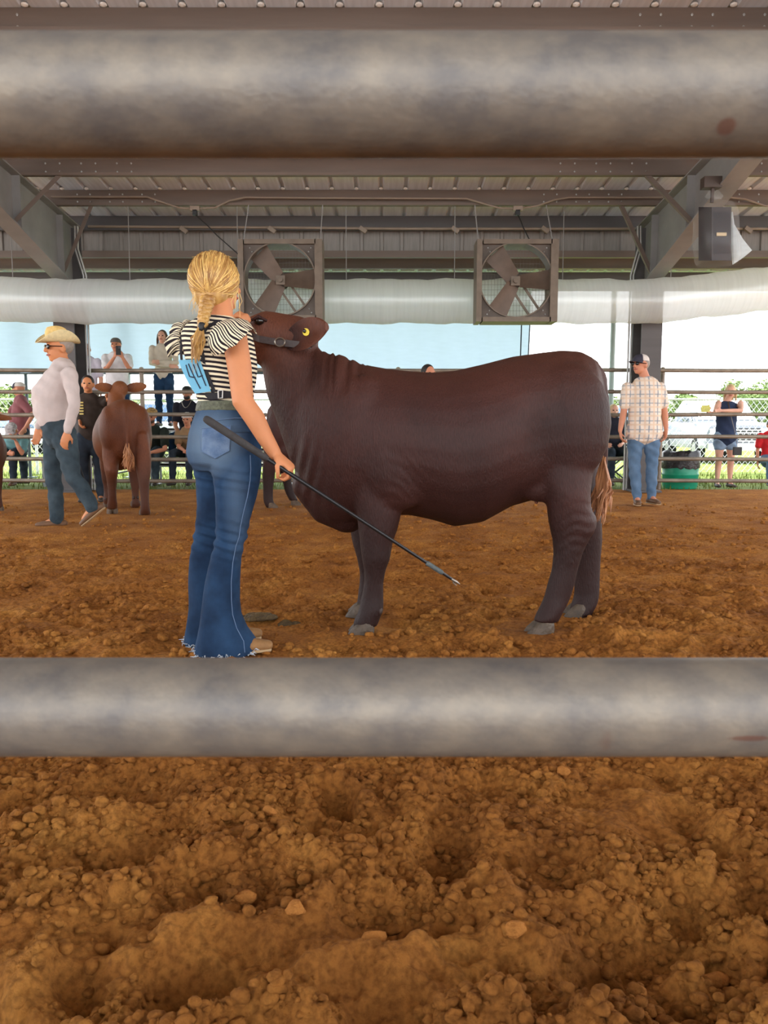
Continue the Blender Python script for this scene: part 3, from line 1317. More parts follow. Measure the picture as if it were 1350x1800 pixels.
# ================================================================ CATTLE
def coat_material(name, c_dark, c_mid, c_light):
    m = bpy.data.materials.new(name)
    m.use_nodes = True
    nt = m.node_tree
    b = nt.nodes['Principled BSDF']
    b.inputs['Roughness'].default_value = 0.56
    b.inputs['Specular IOR Level'].default_value = 0.3
    b.inputs['Sheen Weight'].default_value = 0.0
    b.inputs['Sheen Roughness'].default_value = 0.5
    tc = nt.nodes.new('ShaderNodeTexCoord')
    n = nt.nodes.new('ShaderNodeTexNoise')
    n.inputs['Scale'].default_value = 3.0
    n.inputs['Detail'].default_value = 6
    nt.links.new(tc.outputs['Object'], n.inputs['Vector'])
    r = nt.nodes.new('ShaderNodeValToRGB')
    r.color_ramp.elements[0].position = .3
    r.color_ramp.elements[0].color = c_dark
    r.color_ramp.elements[1].position = .72
    r.color_ramp.elements[1].color = c_mid
    nt.links.new(n.outputs['Fac'], r.inputs[0])
    at = nt.nodes.new('ShaderNodeAttribute')
    at.attribute_name = 'tint'
    mx = nt.nodes.new('ShaderNodeMix')
    mx.data_type = 'RGBA'
    nt.links.new(at.outputs['Fac'], mx.inputs['Factor'])
    nt.links.new(r.outputs[0], mx.inputs['A'])
    mx.inputs['B'].default_value = c_light
    # hair streaks
    mp = nt.nodes.new('ShaderNodeMapping')
    mp.inputs['Scale'].default_value = (60, 60, 14)
    mp.inputs['Rotation'].default_value = (0, .5, 0)
    nt.links.new(tc.outputs['Object'], mp.inputs[0])
    h = nt.nodes.new('ShaderNodeTexNoise')
    h.inputs['Scale'].default_value = 3.0
    h.inputs['Detail'].default_value = 5
    nt.links.new(mp.outputs[0], h.inputs['Vector'])
    m2 = nt.nodes.new('ShaderNodeMix')
    m2.data_type = 'RGBA'
    m2.blend_type = 'MULTIPLY'
    m2.inputs['Factor'].default_value = .45
    r2 = nt.nodes.new('ShaderNodeValToRGB')
    r2.color_ramp.elements[0].position = .35
    r2.color_ramp.elements[0].color = (.45, .42, .42, 1)
    r2.color_ramp.elements[1].position = .6
    nt.links.new(h.outputs['Fac'], r2.inputs[0])
    nt.links.new(mx.outputs['Result'], m2.inputs['A'])
    nt.links.new(r2.outputs[0], m2.inputs['B'])
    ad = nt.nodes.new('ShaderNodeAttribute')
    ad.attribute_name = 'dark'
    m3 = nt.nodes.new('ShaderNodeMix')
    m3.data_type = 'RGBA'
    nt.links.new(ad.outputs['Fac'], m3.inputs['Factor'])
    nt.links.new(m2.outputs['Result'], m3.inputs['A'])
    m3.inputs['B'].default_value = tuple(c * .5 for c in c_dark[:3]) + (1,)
    nt.links.new(m3.outputs['Result'], b.inputs['Base Color'])
    bp = nt.nodes.new('ShaderNodeBump')
    bp.inputs['Strength'].default_value = .55
    bp.inputs['Distance'].default_value = .008
    nt.links.new(h.outputs['Fac'], bp.inputs['Height'])
    nt.links.new(bp.outputs[0], b.inputs['Normal'])
    return m


M_COAT = coat_material('dark_red_coat', srgb(50, 27, 24), srgb(74, 41, 35), srgb(112, 64, 44))
M_COATL = coat_material('red_coat', srgb(92, 50, 30), srgb(124, 70, 42), srgb(150, 92, 52))
M_HOOF = mat('hoof', srgb(84, 70, 56), .55, .3, 22, .4, 60)
M_HOOFDK = mat('dewclaw_horn', srgb(60, 46, 40), .6, .2)
M_HOOFD = mat('hoof_dirty', srgb(96, 78, 62), .7, .3, 22, .4, 60)
M_EYE = mat('eye_dark', srgb(20, 14, 12), .1, .05, coat=.5)
M_LEATHER = mat('dark_leather', srgb(58, 42, 38), .45, .2, 20, .1, 80)
M_STEELB = mat('buckle_steel', srgb(150, 142, 132), .3, .1, metal=.8)
M_TAGY = mat('yellow_tag', srgb(232, 206, 24), .4, .05)
M_TAIL = mat('tail_hair', srgb(206, 146, 98), .5, .3, 30, .3, 120, col2=srgb(128, 76, 48), stretch=(1, 1, .15))
M_SKINP = mat('udder_skin', srgb(150, 98, 82), .6, .1)

CX, CY = W(800, 800, 3.62).x, 3.62          # main heifer reference point


def L(px, py, off=0.0):
    """photo measure of the big heifer -> its own frame: forward, left, up.  off: to its left (+) or right"""
    p = W(px, py, CY - off)
    return Vector((-(p.x - CX), off, p.z))


# trunk stations: px, top, bottom, half width
TRUNK = [(1056, 668, 770, .07), (1050, 646, 812, .13), (1038, 628, 850, .19), (1016, 617.5, 868, .235), (985, 616, 872, .265), (950, 620, 876, .285),
         (900, 627, 890, .31), (850, 640, 917, .33), (800, 651.5, 925, .335), (760, 655, 913, .33), (720, 652.5, 905, .315), (680, 648, 906, .295),
         (640, 641, 916, .275), (610, 629, 922, .255), (580, 620, 924, .22), (556, 616, 905, .185), (536, 640, 874, .15), (522, 690, 832, .11)]
LEG_NF = [(800, 600, 720), (860, 614, 712), (903, 630, 702), (930, 634, 695), (953, 636, 687), (982, 639, 683), (1002, 642, 676), (1023, 642, 672), (1048, 638, 672), (1073, 633, 672), (1087, 626, 665), (1100, 622, 662)]
LEG_FF = [(800, 590, 700), (880, 606, 690), (920, 617, 668), (953, 622, 662), (982, 630, 660), (1007, 634, 658), (1027, 633, 656), (1052, 630, 657), (1073, 628, 658), (1087, 620, 652), (1094, 615, 650)]
LEG_NH = [(760, 925, 1052), (820, 940, 1044), (868, 958, 1037), (891, 964, 1036), (908, 967, 1041), (921, 970, 1043), (936, 972.5, 1040), (949, 975, 1031), (972, 976, 1021), (1000, 973, 1013), (1027, 965, 1007), (1050, 959, 1000), (1066, 952, 992), (1082, 944, 983), (1092, 940, 979)]
LEG_FH = [(760, 950, 1056), (868, 990, 1052), (915, 1000, 1054), (949, 1007, 1055), (980, 1010, 1053), (1011, 1012, 1052), (1045, 1012, 1051), (1062, 1007, 1047), (1074, 1003, 1040), (1082, 1001, 1037)]


def wid_fore(py):
    return np.interp(py, [800, 900, 955, 985, 1010, 1050, 1075, 1100], [.10, .075, .06, .056, .042, .040, .05, .05])


def wid_hind(py):
    return np.interp(py, [760, 860, 900, 950, 1000, 1050, 1070, 1095], [.075, .095, .075, .054, .042, .042, .052, .055])


def leg_rings(g, rows, off, wf, sx=1.0):
    R = []
    for (py, xa, xb) in rows:
        a, b = L(xa, py, off), L(xb, py, off)
        c = (a + b) / 2
        k_ = 1.0 + .15 * min(1, max(0, (py - 860) / 60))
        hw = abs(a.x - b.x) / 2 * k_
        hd = float(wf(py)) * k_
        ring = []
        for j in range(18):
            q = 2 * PI * j / 18
            ring.append(Vector((c.x + hw * math.cos(q), off + hd * math.sin(q), c.z)))
        R.append(ring)
    g.rings(R)


def cow_shape(head='main'):
    g = G()
    R = []
    for (px, yt, yb, w) in TRUNK:
        a, b = L(px, yt), L(px, yb)
        zc = (a.z + b.z) / 2
        h = (a.z - b.z) / 2
        ring = []
        for j in range(28):
            q = 2 * PI * j / 28
            c_, s_ = math.cos(q), math.sin(q)
            k = 1.0 - .10 * max(0, s_) ** 2 - .18 * max(0, -s_) ** 2
            ring.append(Vector((a.x, w * k * math.copysign(abs(c_) ** .85, c_), zc + h * math.copysign(abs(s_) ** .9, s_))))
        R.append(ring)
    g.rings(R)
    so = .165
    leg_rings(g, LEG_NF, so, wid_fore)
    leg_rings(g, LEG_FF, -so, wid_fore)
    leg_rings(g, LEG_NH, so, wid_hind)
    leg_rings(g, LEG_FH, -so, wid_hind)
    for s in (1, -1):
        # shoulder, forearm, thigh, stifle, pin and hip bones
        g.ell(L(640, 760) + Vector((0, s * .17, 0)), (.16, .10, .26), None)
        g.ell(L(668, 852) + Vector((0, s * .16, 0)), (.10, .085, .15), None)
        g.ell(L(985, 745) + Vector((0, s * .17, 0)), (.19, .115, .27), None)
        g.ell(L(972, 838) + Vector((0, s * .16, 0)), (.09, .09, .13), None)
        # flank fold
        g.ell(L(940, 845) + Vector((0, s * .14, 0)), (.12, .06, .09), None)
        g.ell(L(700, 800) + Vector((0, s * .20, 0)), (.2, .10, .24), None)
    # brisket
    g.limb([L(545, 850), L(572, 895), L(612, 905)], [.09, .075, .09], 14)
    # back of the knee / hock points
    g.ell(L(1036, 918, so), (.035, .04, .05), None)
    return g


def add_head(g, pts, neck, jaw_drop=True):
    """pts: poll, eye level, nose bridge, muzzle (cow frame); neck: list of (p, (side, vertical))"""
    S = (0, 1, 0)
    g.limb([p for p, _ in neck], [r for _, r in neck], 20, S)
    poll, eye, br, mz = pts
    g.limb([poll, eye, br, mz], [(.105, .105), (.098, .108), (.07, .078), (.072, .066)], 18, S)
    ax = (mz - poll).normalized()
    dn = Vector((0, 1, 0)).cross(ax)
    if dn.z > 0:
        dn = -dn
    g.limb([poll + dn * .09, eye + dn * .10, br + dn * .06], [(.06, .06), (.05, .05), (.04, .035)], 12, S)


def place(V, mt):
    A = np.asarray(V)
    M = np.array(mt)
    return A @ M[:3, :3].T + M[:3, 3]


def hoof(name_parent, c, fwd, toe_len, mt, m, k=1.0):
    """two claws; c: ground centre below the pastern in cow frame"""
    for s in (-1, 1):
        R = []
        for (z, x0, x1, w) in ((0.0, -.045, .075, .030), (.02, -.048, .062, .031), (.045, -.046, .035, .029), (.062, -.04, .012, .02)):
            ring = []
            for j in range(12):
                q = 2 * PI * j / 12
                cx = (x0 + x1) / 2 + (x1 - x0) / 2 * math.cos(q)
                yy = w * math.sin(q) * (1 - .35 * max(0, math.cos(q)))
                ring.append(c + Vector((cx * toe_len, s * .031 * k + yy, z * 1.05)))
            R.append(ring)
        g = G()
        g.rings(R)
        g.v = [tuple(v) for v in place(g.v, mt)]
        g.build('hoof_claw', m, name_parent)
    for s in (-1, 1):
        g = G()
        g.ell(c + Vector((-.068, s * .026, .108)), (.018, .014, .02), None, 10, 6)
        g.v = [tuple(v) for v in place(g.v, mt)]
        g.build('dewclaw', M_HOOFDK, name_parent)


def ear_mesh(g, base, tip, wid, normal, thick=.012):
    """leaf shaped cupped ear"""
    ax = tip - base
    ln = ax.length
    ax = ax.normalized()
    nr = Vector(normal)
    nr = (nr - ax * ax.dot(nr)).normalized()
    sd = ax.cross(nr)
    R = []
    for i in range(12):
        u = i / 11
        w = wid * (math.sin(PI * (0.14 + .83 * u)) ** .55) * (.95 + .05 * math.sin(PI * u))
        ring = []
        for j in range(16):
            q = 2 * PI * j / 16
            a = math.cos(q)
            cup = -.38 * w * (1 - a * a) * (1 - .5 * u)
            ring.append(base + ax * (ln * u) + sd * (w * a) + nr * (cup + thick * math.sin(q) + .25 * w * abs(a) ** 3 * (1 - u)))
        R.append(ring)
    g.rings(R)


def mat4(x, y, yaw, sc=1.0, z=0.0):
    return Matrix.Translation((x, y, z)) @ Matrix.Rotation(yaw, 4, 'Z') @ Matrix.Scale(sc, 4)


HOOFS = [(L(640, 1113, .165), 1.0), (L(633, 1103, -.165), 1.0), (L(953, 1102, .165), 1.05), (L(1014, 1089, -.165), 1.0)]
EARS = {}


def cow(label, mt, coat, head_pts, neck, voxel, group=None, tail=True, ear_l=None, ear_r=None, disp=None, main=False, name='heifer', legs=True):
    base = Vector(mt.translation)
    t = thing(name, label, 'heifer', (base.x, base.y, 0), group)
    g = cow_shape()
    add_head(g, head_pts, neck)
    # muzzle, eye sockets
    ax = (head_pts[3] - head_pts[0]).normalized()
    up = Vector((0, -1, 0)).cross(ax)
    if up.z < 0:
        up = -up
    eyep = head_pts[1] + ax * (.008 if main else .03) + up * .045
    for s in (-1, 1):
        g.ell(eyep + Vector((0, s * .080, 0)), (.042, .022, .032), None, 12, 7)
    # tail dock
    tl = [L(1040, 640), L(1056, 662), L(1063, 710), L(1063.5, 770), L(1062, 830), L(1058, 865)]
    if tail:
        g.limb(tl, [.03, .03, .024, .02, .018, .016], 10)
    g.v = [tuple(v) for v in place(g.v, mt)]
    inv = np.array(mt.inverted())

    def D(V):
        P = V @ inv[:3, :3].T + inv[:3, 3]
        if disp is not None:
            P2 = disp(P)
            return place(P2, mt)
        return V

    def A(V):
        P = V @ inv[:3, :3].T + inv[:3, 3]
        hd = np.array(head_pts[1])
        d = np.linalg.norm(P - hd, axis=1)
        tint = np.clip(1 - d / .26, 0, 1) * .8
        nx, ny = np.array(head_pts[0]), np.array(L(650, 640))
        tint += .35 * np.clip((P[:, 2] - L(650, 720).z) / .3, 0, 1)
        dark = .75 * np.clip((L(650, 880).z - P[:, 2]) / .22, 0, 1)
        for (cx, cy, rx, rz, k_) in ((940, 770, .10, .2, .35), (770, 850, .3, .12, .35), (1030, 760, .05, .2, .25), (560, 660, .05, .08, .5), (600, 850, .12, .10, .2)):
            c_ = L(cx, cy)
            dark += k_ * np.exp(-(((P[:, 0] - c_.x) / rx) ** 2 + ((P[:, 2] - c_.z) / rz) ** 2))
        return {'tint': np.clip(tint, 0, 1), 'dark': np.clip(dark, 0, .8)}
    body = solid('body', g, coat, t, voxel, 7, .5, D, A)
    for (e, nrm) in (ear_l, ear_r):
        ge = G()
        ear_mesh(ge, e[0], e[1], e[2], nrm)
        ge.v = [tuple(v) for v in place(ge.v, mt)]
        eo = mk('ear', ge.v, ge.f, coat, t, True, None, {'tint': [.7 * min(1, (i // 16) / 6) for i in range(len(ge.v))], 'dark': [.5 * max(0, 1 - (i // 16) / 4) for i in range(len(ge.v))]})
    if legs:
        for (c, k) in HOOFS:
            c = Vector((c.x, c.y, 0.0))
            hoof(t, c, 1, k, mt, M_HOOF if main else M_HOOFD)
    for s in (-1, 1):
        g = G()
        g.ell(eyep + Vector((0, s * .101, .002)), (.024, .018, .018), None, 12, 8)
        g.v = [tuple(v) for v in place(g.v, mt)]
        g.build('eye', M_EYE, t)
        g = G()
        g.limb([eyep + Vector((-.032, s * .106, .004)), eyep + Vector((0, s * .114, .020)), eyep + Vector((.034, s * .106, .004))], [.006, .008, .006], 8)
        g.v = [tuple(v) for v in place(g.v, mt)]
        g.build('eyelid', coat, t)
        g = G()
        nz = head_pts[3] + ax * .05 + up * .02
        g.ell(nz + Vector((0, s * .035, 0)), (.014, .016, .012), None, 10, 6)
        g.v = [tuple(v) for v in place(g.v, mt)]
        g.build('nostril', M_EYE, t)
    if tail:
        rr = random.Random(5)
        g = G()
        for i in range(150):
            a = L(1061 + rr.uniform(-3, 3), 800 + rr.uniform(0, 50)) + Vector((0, rr.uniform(-.018, .018), 0))
            e = L(rr.gauss(1052, 6.5), rr.uniform(875, 922)) + Vector((0, rr.gauss(0, .03), 0))
            m_ = (a * .5 + e * .5) + Vector((rr.gauss(-.012, .012), rr.gauss(0, .02), 0))
            g.limb([a, a * .6 + m_ * .4, m_, m_ * .4 + e * .6, e], [.003, .0048, .0054, .004, .001], 4, None, False)
        g.v = [tuple(v) for v in place(g.v, mt)]
        o = g.build('tail_switch', M_TAIL, t)
        o['label'] = 'long tail hair, paler towards the tip'
        o['kind'] = 'stuff'
    return t


# --- big heifer in the middle
HP = [L(525, 592), L(466, 583), L(425, 590), L(392, 600)]
HP = [p + Vector((0, 0, -.012)) for p in HP]
NECK = [(L(625, 770), (.20, .34)), (L(585, 735), (.17, .285)), (L(548, 690), (.135, .215)), (L(518, 655), (.115, .165)), (L(502, 628), (.105, .125))]


def wrinkles(P):
    """folds on the crest of the neck, shoulder crease, loose brisket skin"""
    x0, x1 = L(640, 630).x, L(548, 630).x
    u = (P[:, 0] - x0) / (x1 - x0)
    zc = np.interp(P[:, 0], [x0, x1], [L(640, 655).z, L(548, 640).z])
    m = np.clip(1 - abs(u - .45) / .62, 0, 1) * np.clip(1 - abs(P[:, 2] - zc) / .13, 0, 1) ** .7
    Q = P.copy()
    ph = (u + .05 * np.sin(u * 9) + .03 * np.sin(u * 23)) * 2 * PI * 5.6 + (P[:, 2] - zc) * 6
    dsp = m * .014 * (np.sin(ph) - .2)
    nrm = np.sign(P[:, 1])
    Q[:, 1] += dsp * nrm
    Q[:, 2] += dsp * .7
    # neck drape lines
    c = L(560, 720)
    mm = np.exp(-(((P[:, 0] - c.x) / .18) ** 2 + ((P[:, 2] - c.z) / .22) ** 2))
    Q[:, 1] += nrm * mm * .0022 * np.sin((P[:, 0] + P[:, 2] * .25 + .03 * np.sin(P[:, 2] * 11)) * 70) * (.5 + .5 * np.sin(P[:, 2] * 13 + P[:, 0] * 9))
    # crease behind the shoulder and elbow wrinkles
    c = L(716, 850)
    mm = np.exp(-(((P[:, 0] - c.x) / .07) ** 2 + ((P[:, 2] - c.z) / .12) ** 2))
    Q[:, 1] += nrm * mm * .003 * np.sin((P[:, 0] * .8 - P[:, 2] + .02 * np.sin(P[:, 0] * 30)) * 120)
    # skin rolls on the gaskin
    c = L(1005, 920)
    mm = np.exp(-(((P[:, 0] - c.x) / .09) ** 2 + ((P[:, 2] - c.z) / .12) ** 2))
    Q[:, 1] += nrm * mm * .0025 * np.sin(P[:, 2] * 130 + P[:, 0] * 30 + 2 * np.sin(P[:, 0] * 40))
    # muscle line of the thigh and dip in front of it
    c = L(925, 770)
    mm = np.exp(-(((P[:, 0] - c.x) / .07) ** 2 + ((P[:, 2] - c.z) / .16) ** 2))
    Q[:, 1] -= nrm * mm * .028
    c = L(540, 830)
    mm = np.exp(-(((P[:, 0] - c.x) / .08) ** 2 + ((P[:, 2] - c.z) / .14) ** 2))
    Q[:, 1] += nrm * mm * .006 * np.sin(P[:, 0] * 110 + P[:, 2] * 30)
    return Q


MT = mat4(CX, CY, PI)
eb = L(512, 596, .09)
et = L(569, 576, .17)
ear_l = ((L(509, 599, .10), L(574, 574, .24), .074), (.25, 1, .30))
ear_r = ((L(508, 592, -.085), L(560, 583, -.22), .060), (.10, -1, .35))
big = cow('big dark reddish-brown heifer standing side-on in the middle of the ring', MT, M_COAT, HP, NECK, .0115, None, True, ear_l, ear_r, wrinkles, True)


def big_part(name, g, m, parent=None, smooth=True):
    g.v = [tuple(v) for v in place(g.v, MT)]
    return g.build(name, m, parent or big, smooth)


# halter
g = G()
pl = [(440, 590, .075), (456, 596, .112), (478, 600, .118), (500, 603, .122), (525, 606, .128), (546, 607, .11)]
R = []
for (px, py, o_) in pl:
    p = L(px, py, o_)
    R.append([p + Vector((0, .004, .015)), p + Vector((0, .006, .015)), p + Vector((0, .006, -.015)), p + Vector((0, .002, -.015))])
R2 = [[v - Vector((0, .010, 0)) if j in (0, 3) else v for j, v in enumerate(r)] for r in R]
g.rings(R2)
ho = big_part('halter_strap', g, M_LEATHER, None, False)
ho['label'] = 'dark leather halter strap with a buckle'
for nm, off in (('cheek', 1),):
    pass
g = G()
loop = [L(492 + 9 * math.cos(q), 601.5 + 7.5 * math.sin(q), .136) for q in np.linspace(0, 2 * PI, 17)]
g.tube(loop, .0035, 6)
big_part('buckle', g, M_STEELB, ho)
g = G()
nb = [L(440, 590, .075), L(430, 575, .06), L(428, 556, 0), L(430, 575, -.06), L(440, 595, -.075), L(440, 640, -.03), L(440, 640, .03), L(440, 590, .075)]
g.limb(nb, [(.004, .012)] * len(nb), 8, (0, 0, 1), False)
big_part('noseband', g, M_LEATHER)
g = G()
nb = [L(546, 607, .11), L(552, 600, .06), L(553, 596, 0), L(552, 600, -.06), L(546, 607, -.11)]
g.limb(nb, .011, 8)
big_part('crown_strap', g, M_LEATHER)
# ear tag button
g = G()
tc_ = L(538, 584, .195)
R = []
for (r_, h_) in ((.005, .006), (.0145, .006), (.0155, 0), (.0145, -.006), (.005, -.006)):
    R.append([tc_ + Vector((r_ * math.cos(q), h_, r_ * 1.1 * math.sin(q))) for q in np.linspace(0, 2 * PI, 17)[:-1]])
g.rings(R)
tg = big_part('ear_tag', g, M_TAGY)
tg['label'] = 'round yellow ear tag'
g = G()
g.ell(tc_ + Vector((.006, .008, .004)), (.008, .006, .009), None, 10, 6)
big_part('tag_hole', g, M_EYE, tg)
# teat below the flank
g = G()
g.limb([L(940, 866, .05), L(942, 874, .05), L(943, 883, .05)], [.02, .012, .008], 10)
big_part('teat', g, M_SKINP)

# --- smaller heifer seen from behind, at the left
yaw2 = math.radians(113)
p0 = W(203, 850, 8.25)
MT2 = mat4(p0.x - .12, p0.y + .62, yaw2, .97)
HP2 = [L(520, 560), L(470, 565), L(432, 580), L(400, 592)]
NECK2 = [(L(625, 770), (.20, .33)), (L(585, 730), (.17, .26)), (L(550, 670), (.13, .19)), (L(525, 610), (.11, .13)), (L(520, 580), (.10, .10))]
HP2 = [p + Vector((0.0, -.05, .03)) for p in HP2]
el = ((HP2[0] + Vector((-.01, .09, .0)), HP2[0] + Vector((-.04, .30, .02)), .062), (-.9, .2, .3))
er = ((HP2[0] + Vector((-.01, -.09, .0)), HP2[0] + Vector((-.04, -.32, .04)), .066), (-.9, -.2, .3))
cow('light reddish-brown heifer seen from behind, beside the man in the cowboy hat', MT2, M_COATL, HP2, NECK2, .018, None, True, el, er)

# --- dark heifer walking behind the big one
p0 = W(560, 850, 9.25)
HP3 = [L(520, 640), L(470, 655), L(432, 690), L(405, 715)]
NECK3 = [(L(625, 770), (.20, .33)), (L(590, 740), (.17, .26)), (L(555, 700), (.13, .19)), (L(528, 665), (.11, .13)), (L(520, 650), (.10, .10))]
el = ((HP3[0] + Vector((-.01, .09, 0)), HP3[0] + Vector((-.08, .28, .0)), .055), (.9, .2, .3))
er = ((HP3[0] + Vector((-.01, -.09, 0)), HP3[0] + Vector((-.08, -.28, .0)), .055), (.9, -.2, .3))
cow('dark heifer mostly hidden behind the big heifer, one leg showing beside the show stick', mat4(p0.x + .08, 9.25, 0.0, .98), M_COAT, HP3, NECK3, .02, None, True, el, er)

# --- heifer at the left edge, only an ear in view
p0 = W(-8, 722, 8.6)
HP4 = [L(520, 600), L(470, 612), L(432, 635), L(405, 655)]
NECK4 = [(L(625, 770), (.20, .33)), (L(590, 740), (.17, .26)), (L(555, 690), (.13, .19)), (L(528, 640), (.11, .13)), (L(520, 615), (.10, .10))]
e0 = HP4[0] + Vector((-.01, .09, 0))
e1 = HP4[0] + Vector((.05, .36, -.03))
el = ((e0, e1, .05), (.9, .2, .3))
er = ((HP4[0] + Vector((-.01, -.09, 0)), HP4[0] + Vector((-.03, -.30, -.01)), .05), (.9, -.2, .3))
# put the ear tip where it shows at the left edge
sc4 = .80
tipw = W(20, 721, 8.6)
yaw4 = math.radians(-60)
Rm = Matrix.Rotation(yaw4, 4, 'Z') @ Matrix.Scale(sc4, 4)
off4 = tipw - (Rm @ e1)
cow('light brown heifer at the left edge with only an ear in view', mat4(off4.x, off4.y, yaw4, sc4), M_COATL, HP4, NECK4, .02, None, True, el, er)
# ================================================================ PEOPLE
def skin_mat(name, c):
    m = mat(name, c, .55, .06, 12, .05, 120, spec=.35)
    m.node_tree.nodes['Principled BSDF'].inputs['Subsurface Weight'].default_value = .08
    m.node_tree.nodes['Principled BSDF'].inputs['Subsurface Radius'].default_value = (.02, .008, .004)
    return m


M_SKIN_A = skin_mat('skin_tan', srgb(208, 138, 94))
M_SKIN_B = skin_mat('skin_warm', srgb(206, 140, 110))
M_SKIN_C = skin_mat('skin_brown', srgb(176, 118, 88))
M_SKIN_D = skin_mat('skin_pink', srgb(226, 172, 150))
M_LIP = mat('lips', srgb(170, 92, 80), .5, .05)
M_SHOE = mat('boot_leather', srgb(104, 72, 46), .6, .2, 14, .1, 60)
M_SHOED = mat('dark_shoe', srgb(62, 52, 46), .6, .2, 14)
M_SOLE = mat('pale_sole', srgb(176, 148, 112), .7, .1)


def denim(name, c1, c2, cf):
    m = bpy.data.materials.new(name)
    m.use_nodes = True
    nt = m.node_tree
    b = nt.nodes['Principled BSDF']
    b.inputs['Roughness'].default_value = .85
    b.inputs['Specular IOR Level'].default_value = .2
    tc = nt.nodes.new('ShaderNodeTexCoord')
    n = nt.nodes.new('ShaderNodeTexNoise')
    n.inputs['Scale'].default_value = 7
    n.inputs['Detail'].default_value = 7
    r = nt.nodes.new('ShaderNodeValToRGB')
    r.color_ramp.elements[0].position = .32
    r.color_ramp.elements[0].color = c1
    r.color_ramp.elements[1].position = .7
    r.color_ramp.elements[1].color = c2
    nt.links.new(tc.outputs['Object'], n.inputs['Vector'])
    nt.links.new(n.outputs['Fac'], r.inputs[0])
    at = nt.nodes.new('ShaderNodeAttribute')
    at.attribute_name = 'fade'
    mx = nt.nodes.new('ShaderNodeMix')
    mx.data_type = 'RGBA'
    nt.links.new(at.outputs['Fac'], mx.inputs['Factor'])
    nt.links.new(r.outputs[0], mx.inputs['A'])
    mx.inputs['B'].default_value = cf
    nt.links.new(mx.outputs['Result'], b.inputs['Base Color'])
    w = nt.nodes.new('ShaderNodeTexNoise')
    w.inputs['Scale'].default_value = 160
    w.inputs['Detail'].default_value = 3
    nt.links.new(tc.outputs['Object'], w.inputs['Vector'])
    bp = nt.nodes.new('ShaderNodeBump')
    bp.inputs['Strength'].default_value = .3
    bp.inputs['Distance'].default_value = .004
    nt.links.new(w.outputs['Fac'], bp.inputs['Height'])
    nt.links.new(bp.outputs[0], b.inputs['Normal'])
    return m


M_DENIM = denim('denim_blue', srgb(20, 38, 62), srgb(40, 68, 100), srgb(120, 142, 164))
M_DENIM2 = denim('denim_grey_blue', srgb(46, 58, 66), srgb(72, 86, 94), srgb(110, 122, 132))
M_DENIM3 = denim('denim_light', srgb(76, 102, 130), srgb(104, 130, 158), srgb(160, 184, 204))
M_DENIMD = denim('denim_dark', srgb(36, 44, 54), srgb(56, 66, 78), srgb(90, 100, 112))


def hand(g, w, d, n, sgn, Lh=.18, curl=.35, r0=.0088, spread=1.0):
    """palm and five bent fingers.  w wrist, d towards the fingertips, n direction the palm faces, sgn thumb side"""
    d = Vector(d).normalized()
    n = Vector(n)
    n = (n - d * d.dot(n)).normalized()
    s = d.cross(n) * sgn
    k = Lh / .18
    g.limb([w - d * .01, w + d * .03 * k, w + d * .075 * k, w + d * .092 * k], [(.026 * k, .018 * k), (.036 * k, .017 * k), (.041 * k, .015 * k), (.038 * k, .012 * k)], 12, s)
    fl = [.070, .078, .073, .056]
    for i in range(4):
        o = (1.5 - i) * .0195 * k * spread
        p = w + d * (.088 - .004 * abs(1.5 - i)) * k + s * o
        dirv = (d + s * (1.5 - i) * .05).normalized()
        pts = [p - dirv * .02 * k, p]
        ang = 0
        c = curl * (1 + .06 * i)
        for j, f in enumerate((.45, .32, .25)):
            ang += c * (1.0 if j else .85)
            dv = dirv * math.cos(ang) + n * math.sin(ang)
            pts.append(pts[-1] + dv * fl[i] * f * 1.15 * k)
        g.limb(pts, [r0 * k * 1.05, r0 * k * 1.05, r0 * k, r0 * .93 * k, r0 * .8 * k], 8)
    p = w + d * .022 * k + s * .028 * k
    a = (d * .62 + s * .62 + n * .45).normalized()
    b = (d * .85 + s * .12 + n * (.35 + curl * .5)).normalized()
    c_ = (d * (.8 - curl * .3) - s * .2 * curl + n * (.3 + curl * .6)).normalized()
    g.limb([p, p + a * .034 * k, p + a * .034 * k + b * .03 * k, p + a * .034 * k + b * .03 * k + c_ * .022 * k], [r0 * 1.5 * k, r0 * 1.25 * k, r0 * 1.1 * k, r0 * .9 * k], 8)


def head_shape(g, hc, hf, H, up=None):
    """skull, jaw, nose, ears, chin; hf: direction the face looks"""
    hf = Vector(hf).normalized()
    up = Vector(up) if up is not None else Vector((0, 0, 1))
    M = rot_to(hf, up)
    u = M @ Vector((0, 0, 1))
    s = M @ Vector((0, 1, 0))
    k = H / 1.75
    g.ell(hc + u * .022 * k - hf * .008 * k, (.098 * k, .077 * k, .092 * k), M)
    g.ell(hc - u * .045 * k + hf * .022 * k, (.068 * k, .060 * k, .066 * k), M)
    g.ell(hc - u * .088 * k + hf * .055 * k, (.028 * k, .030 * k, .022 * k), M)
    g.limb([hc + hf * .086 * k + u * .012 * k, hc + hf * .108 * k - u * .022 * k], [.010 * k, .016 * k], 8)
    for q in (-1, 1):
        g.ell(hc + s * q * .079 * k - u * .012 * k - hf * .008 * k, (.022 * k, .011 * k, .034 * k), M)
        g.ell(hc + hf * .075 * k + s * q * .034 * k + u * .022 * k, (.016 * k, .024 * k, .008 * k), M)
    return M, u, s, k


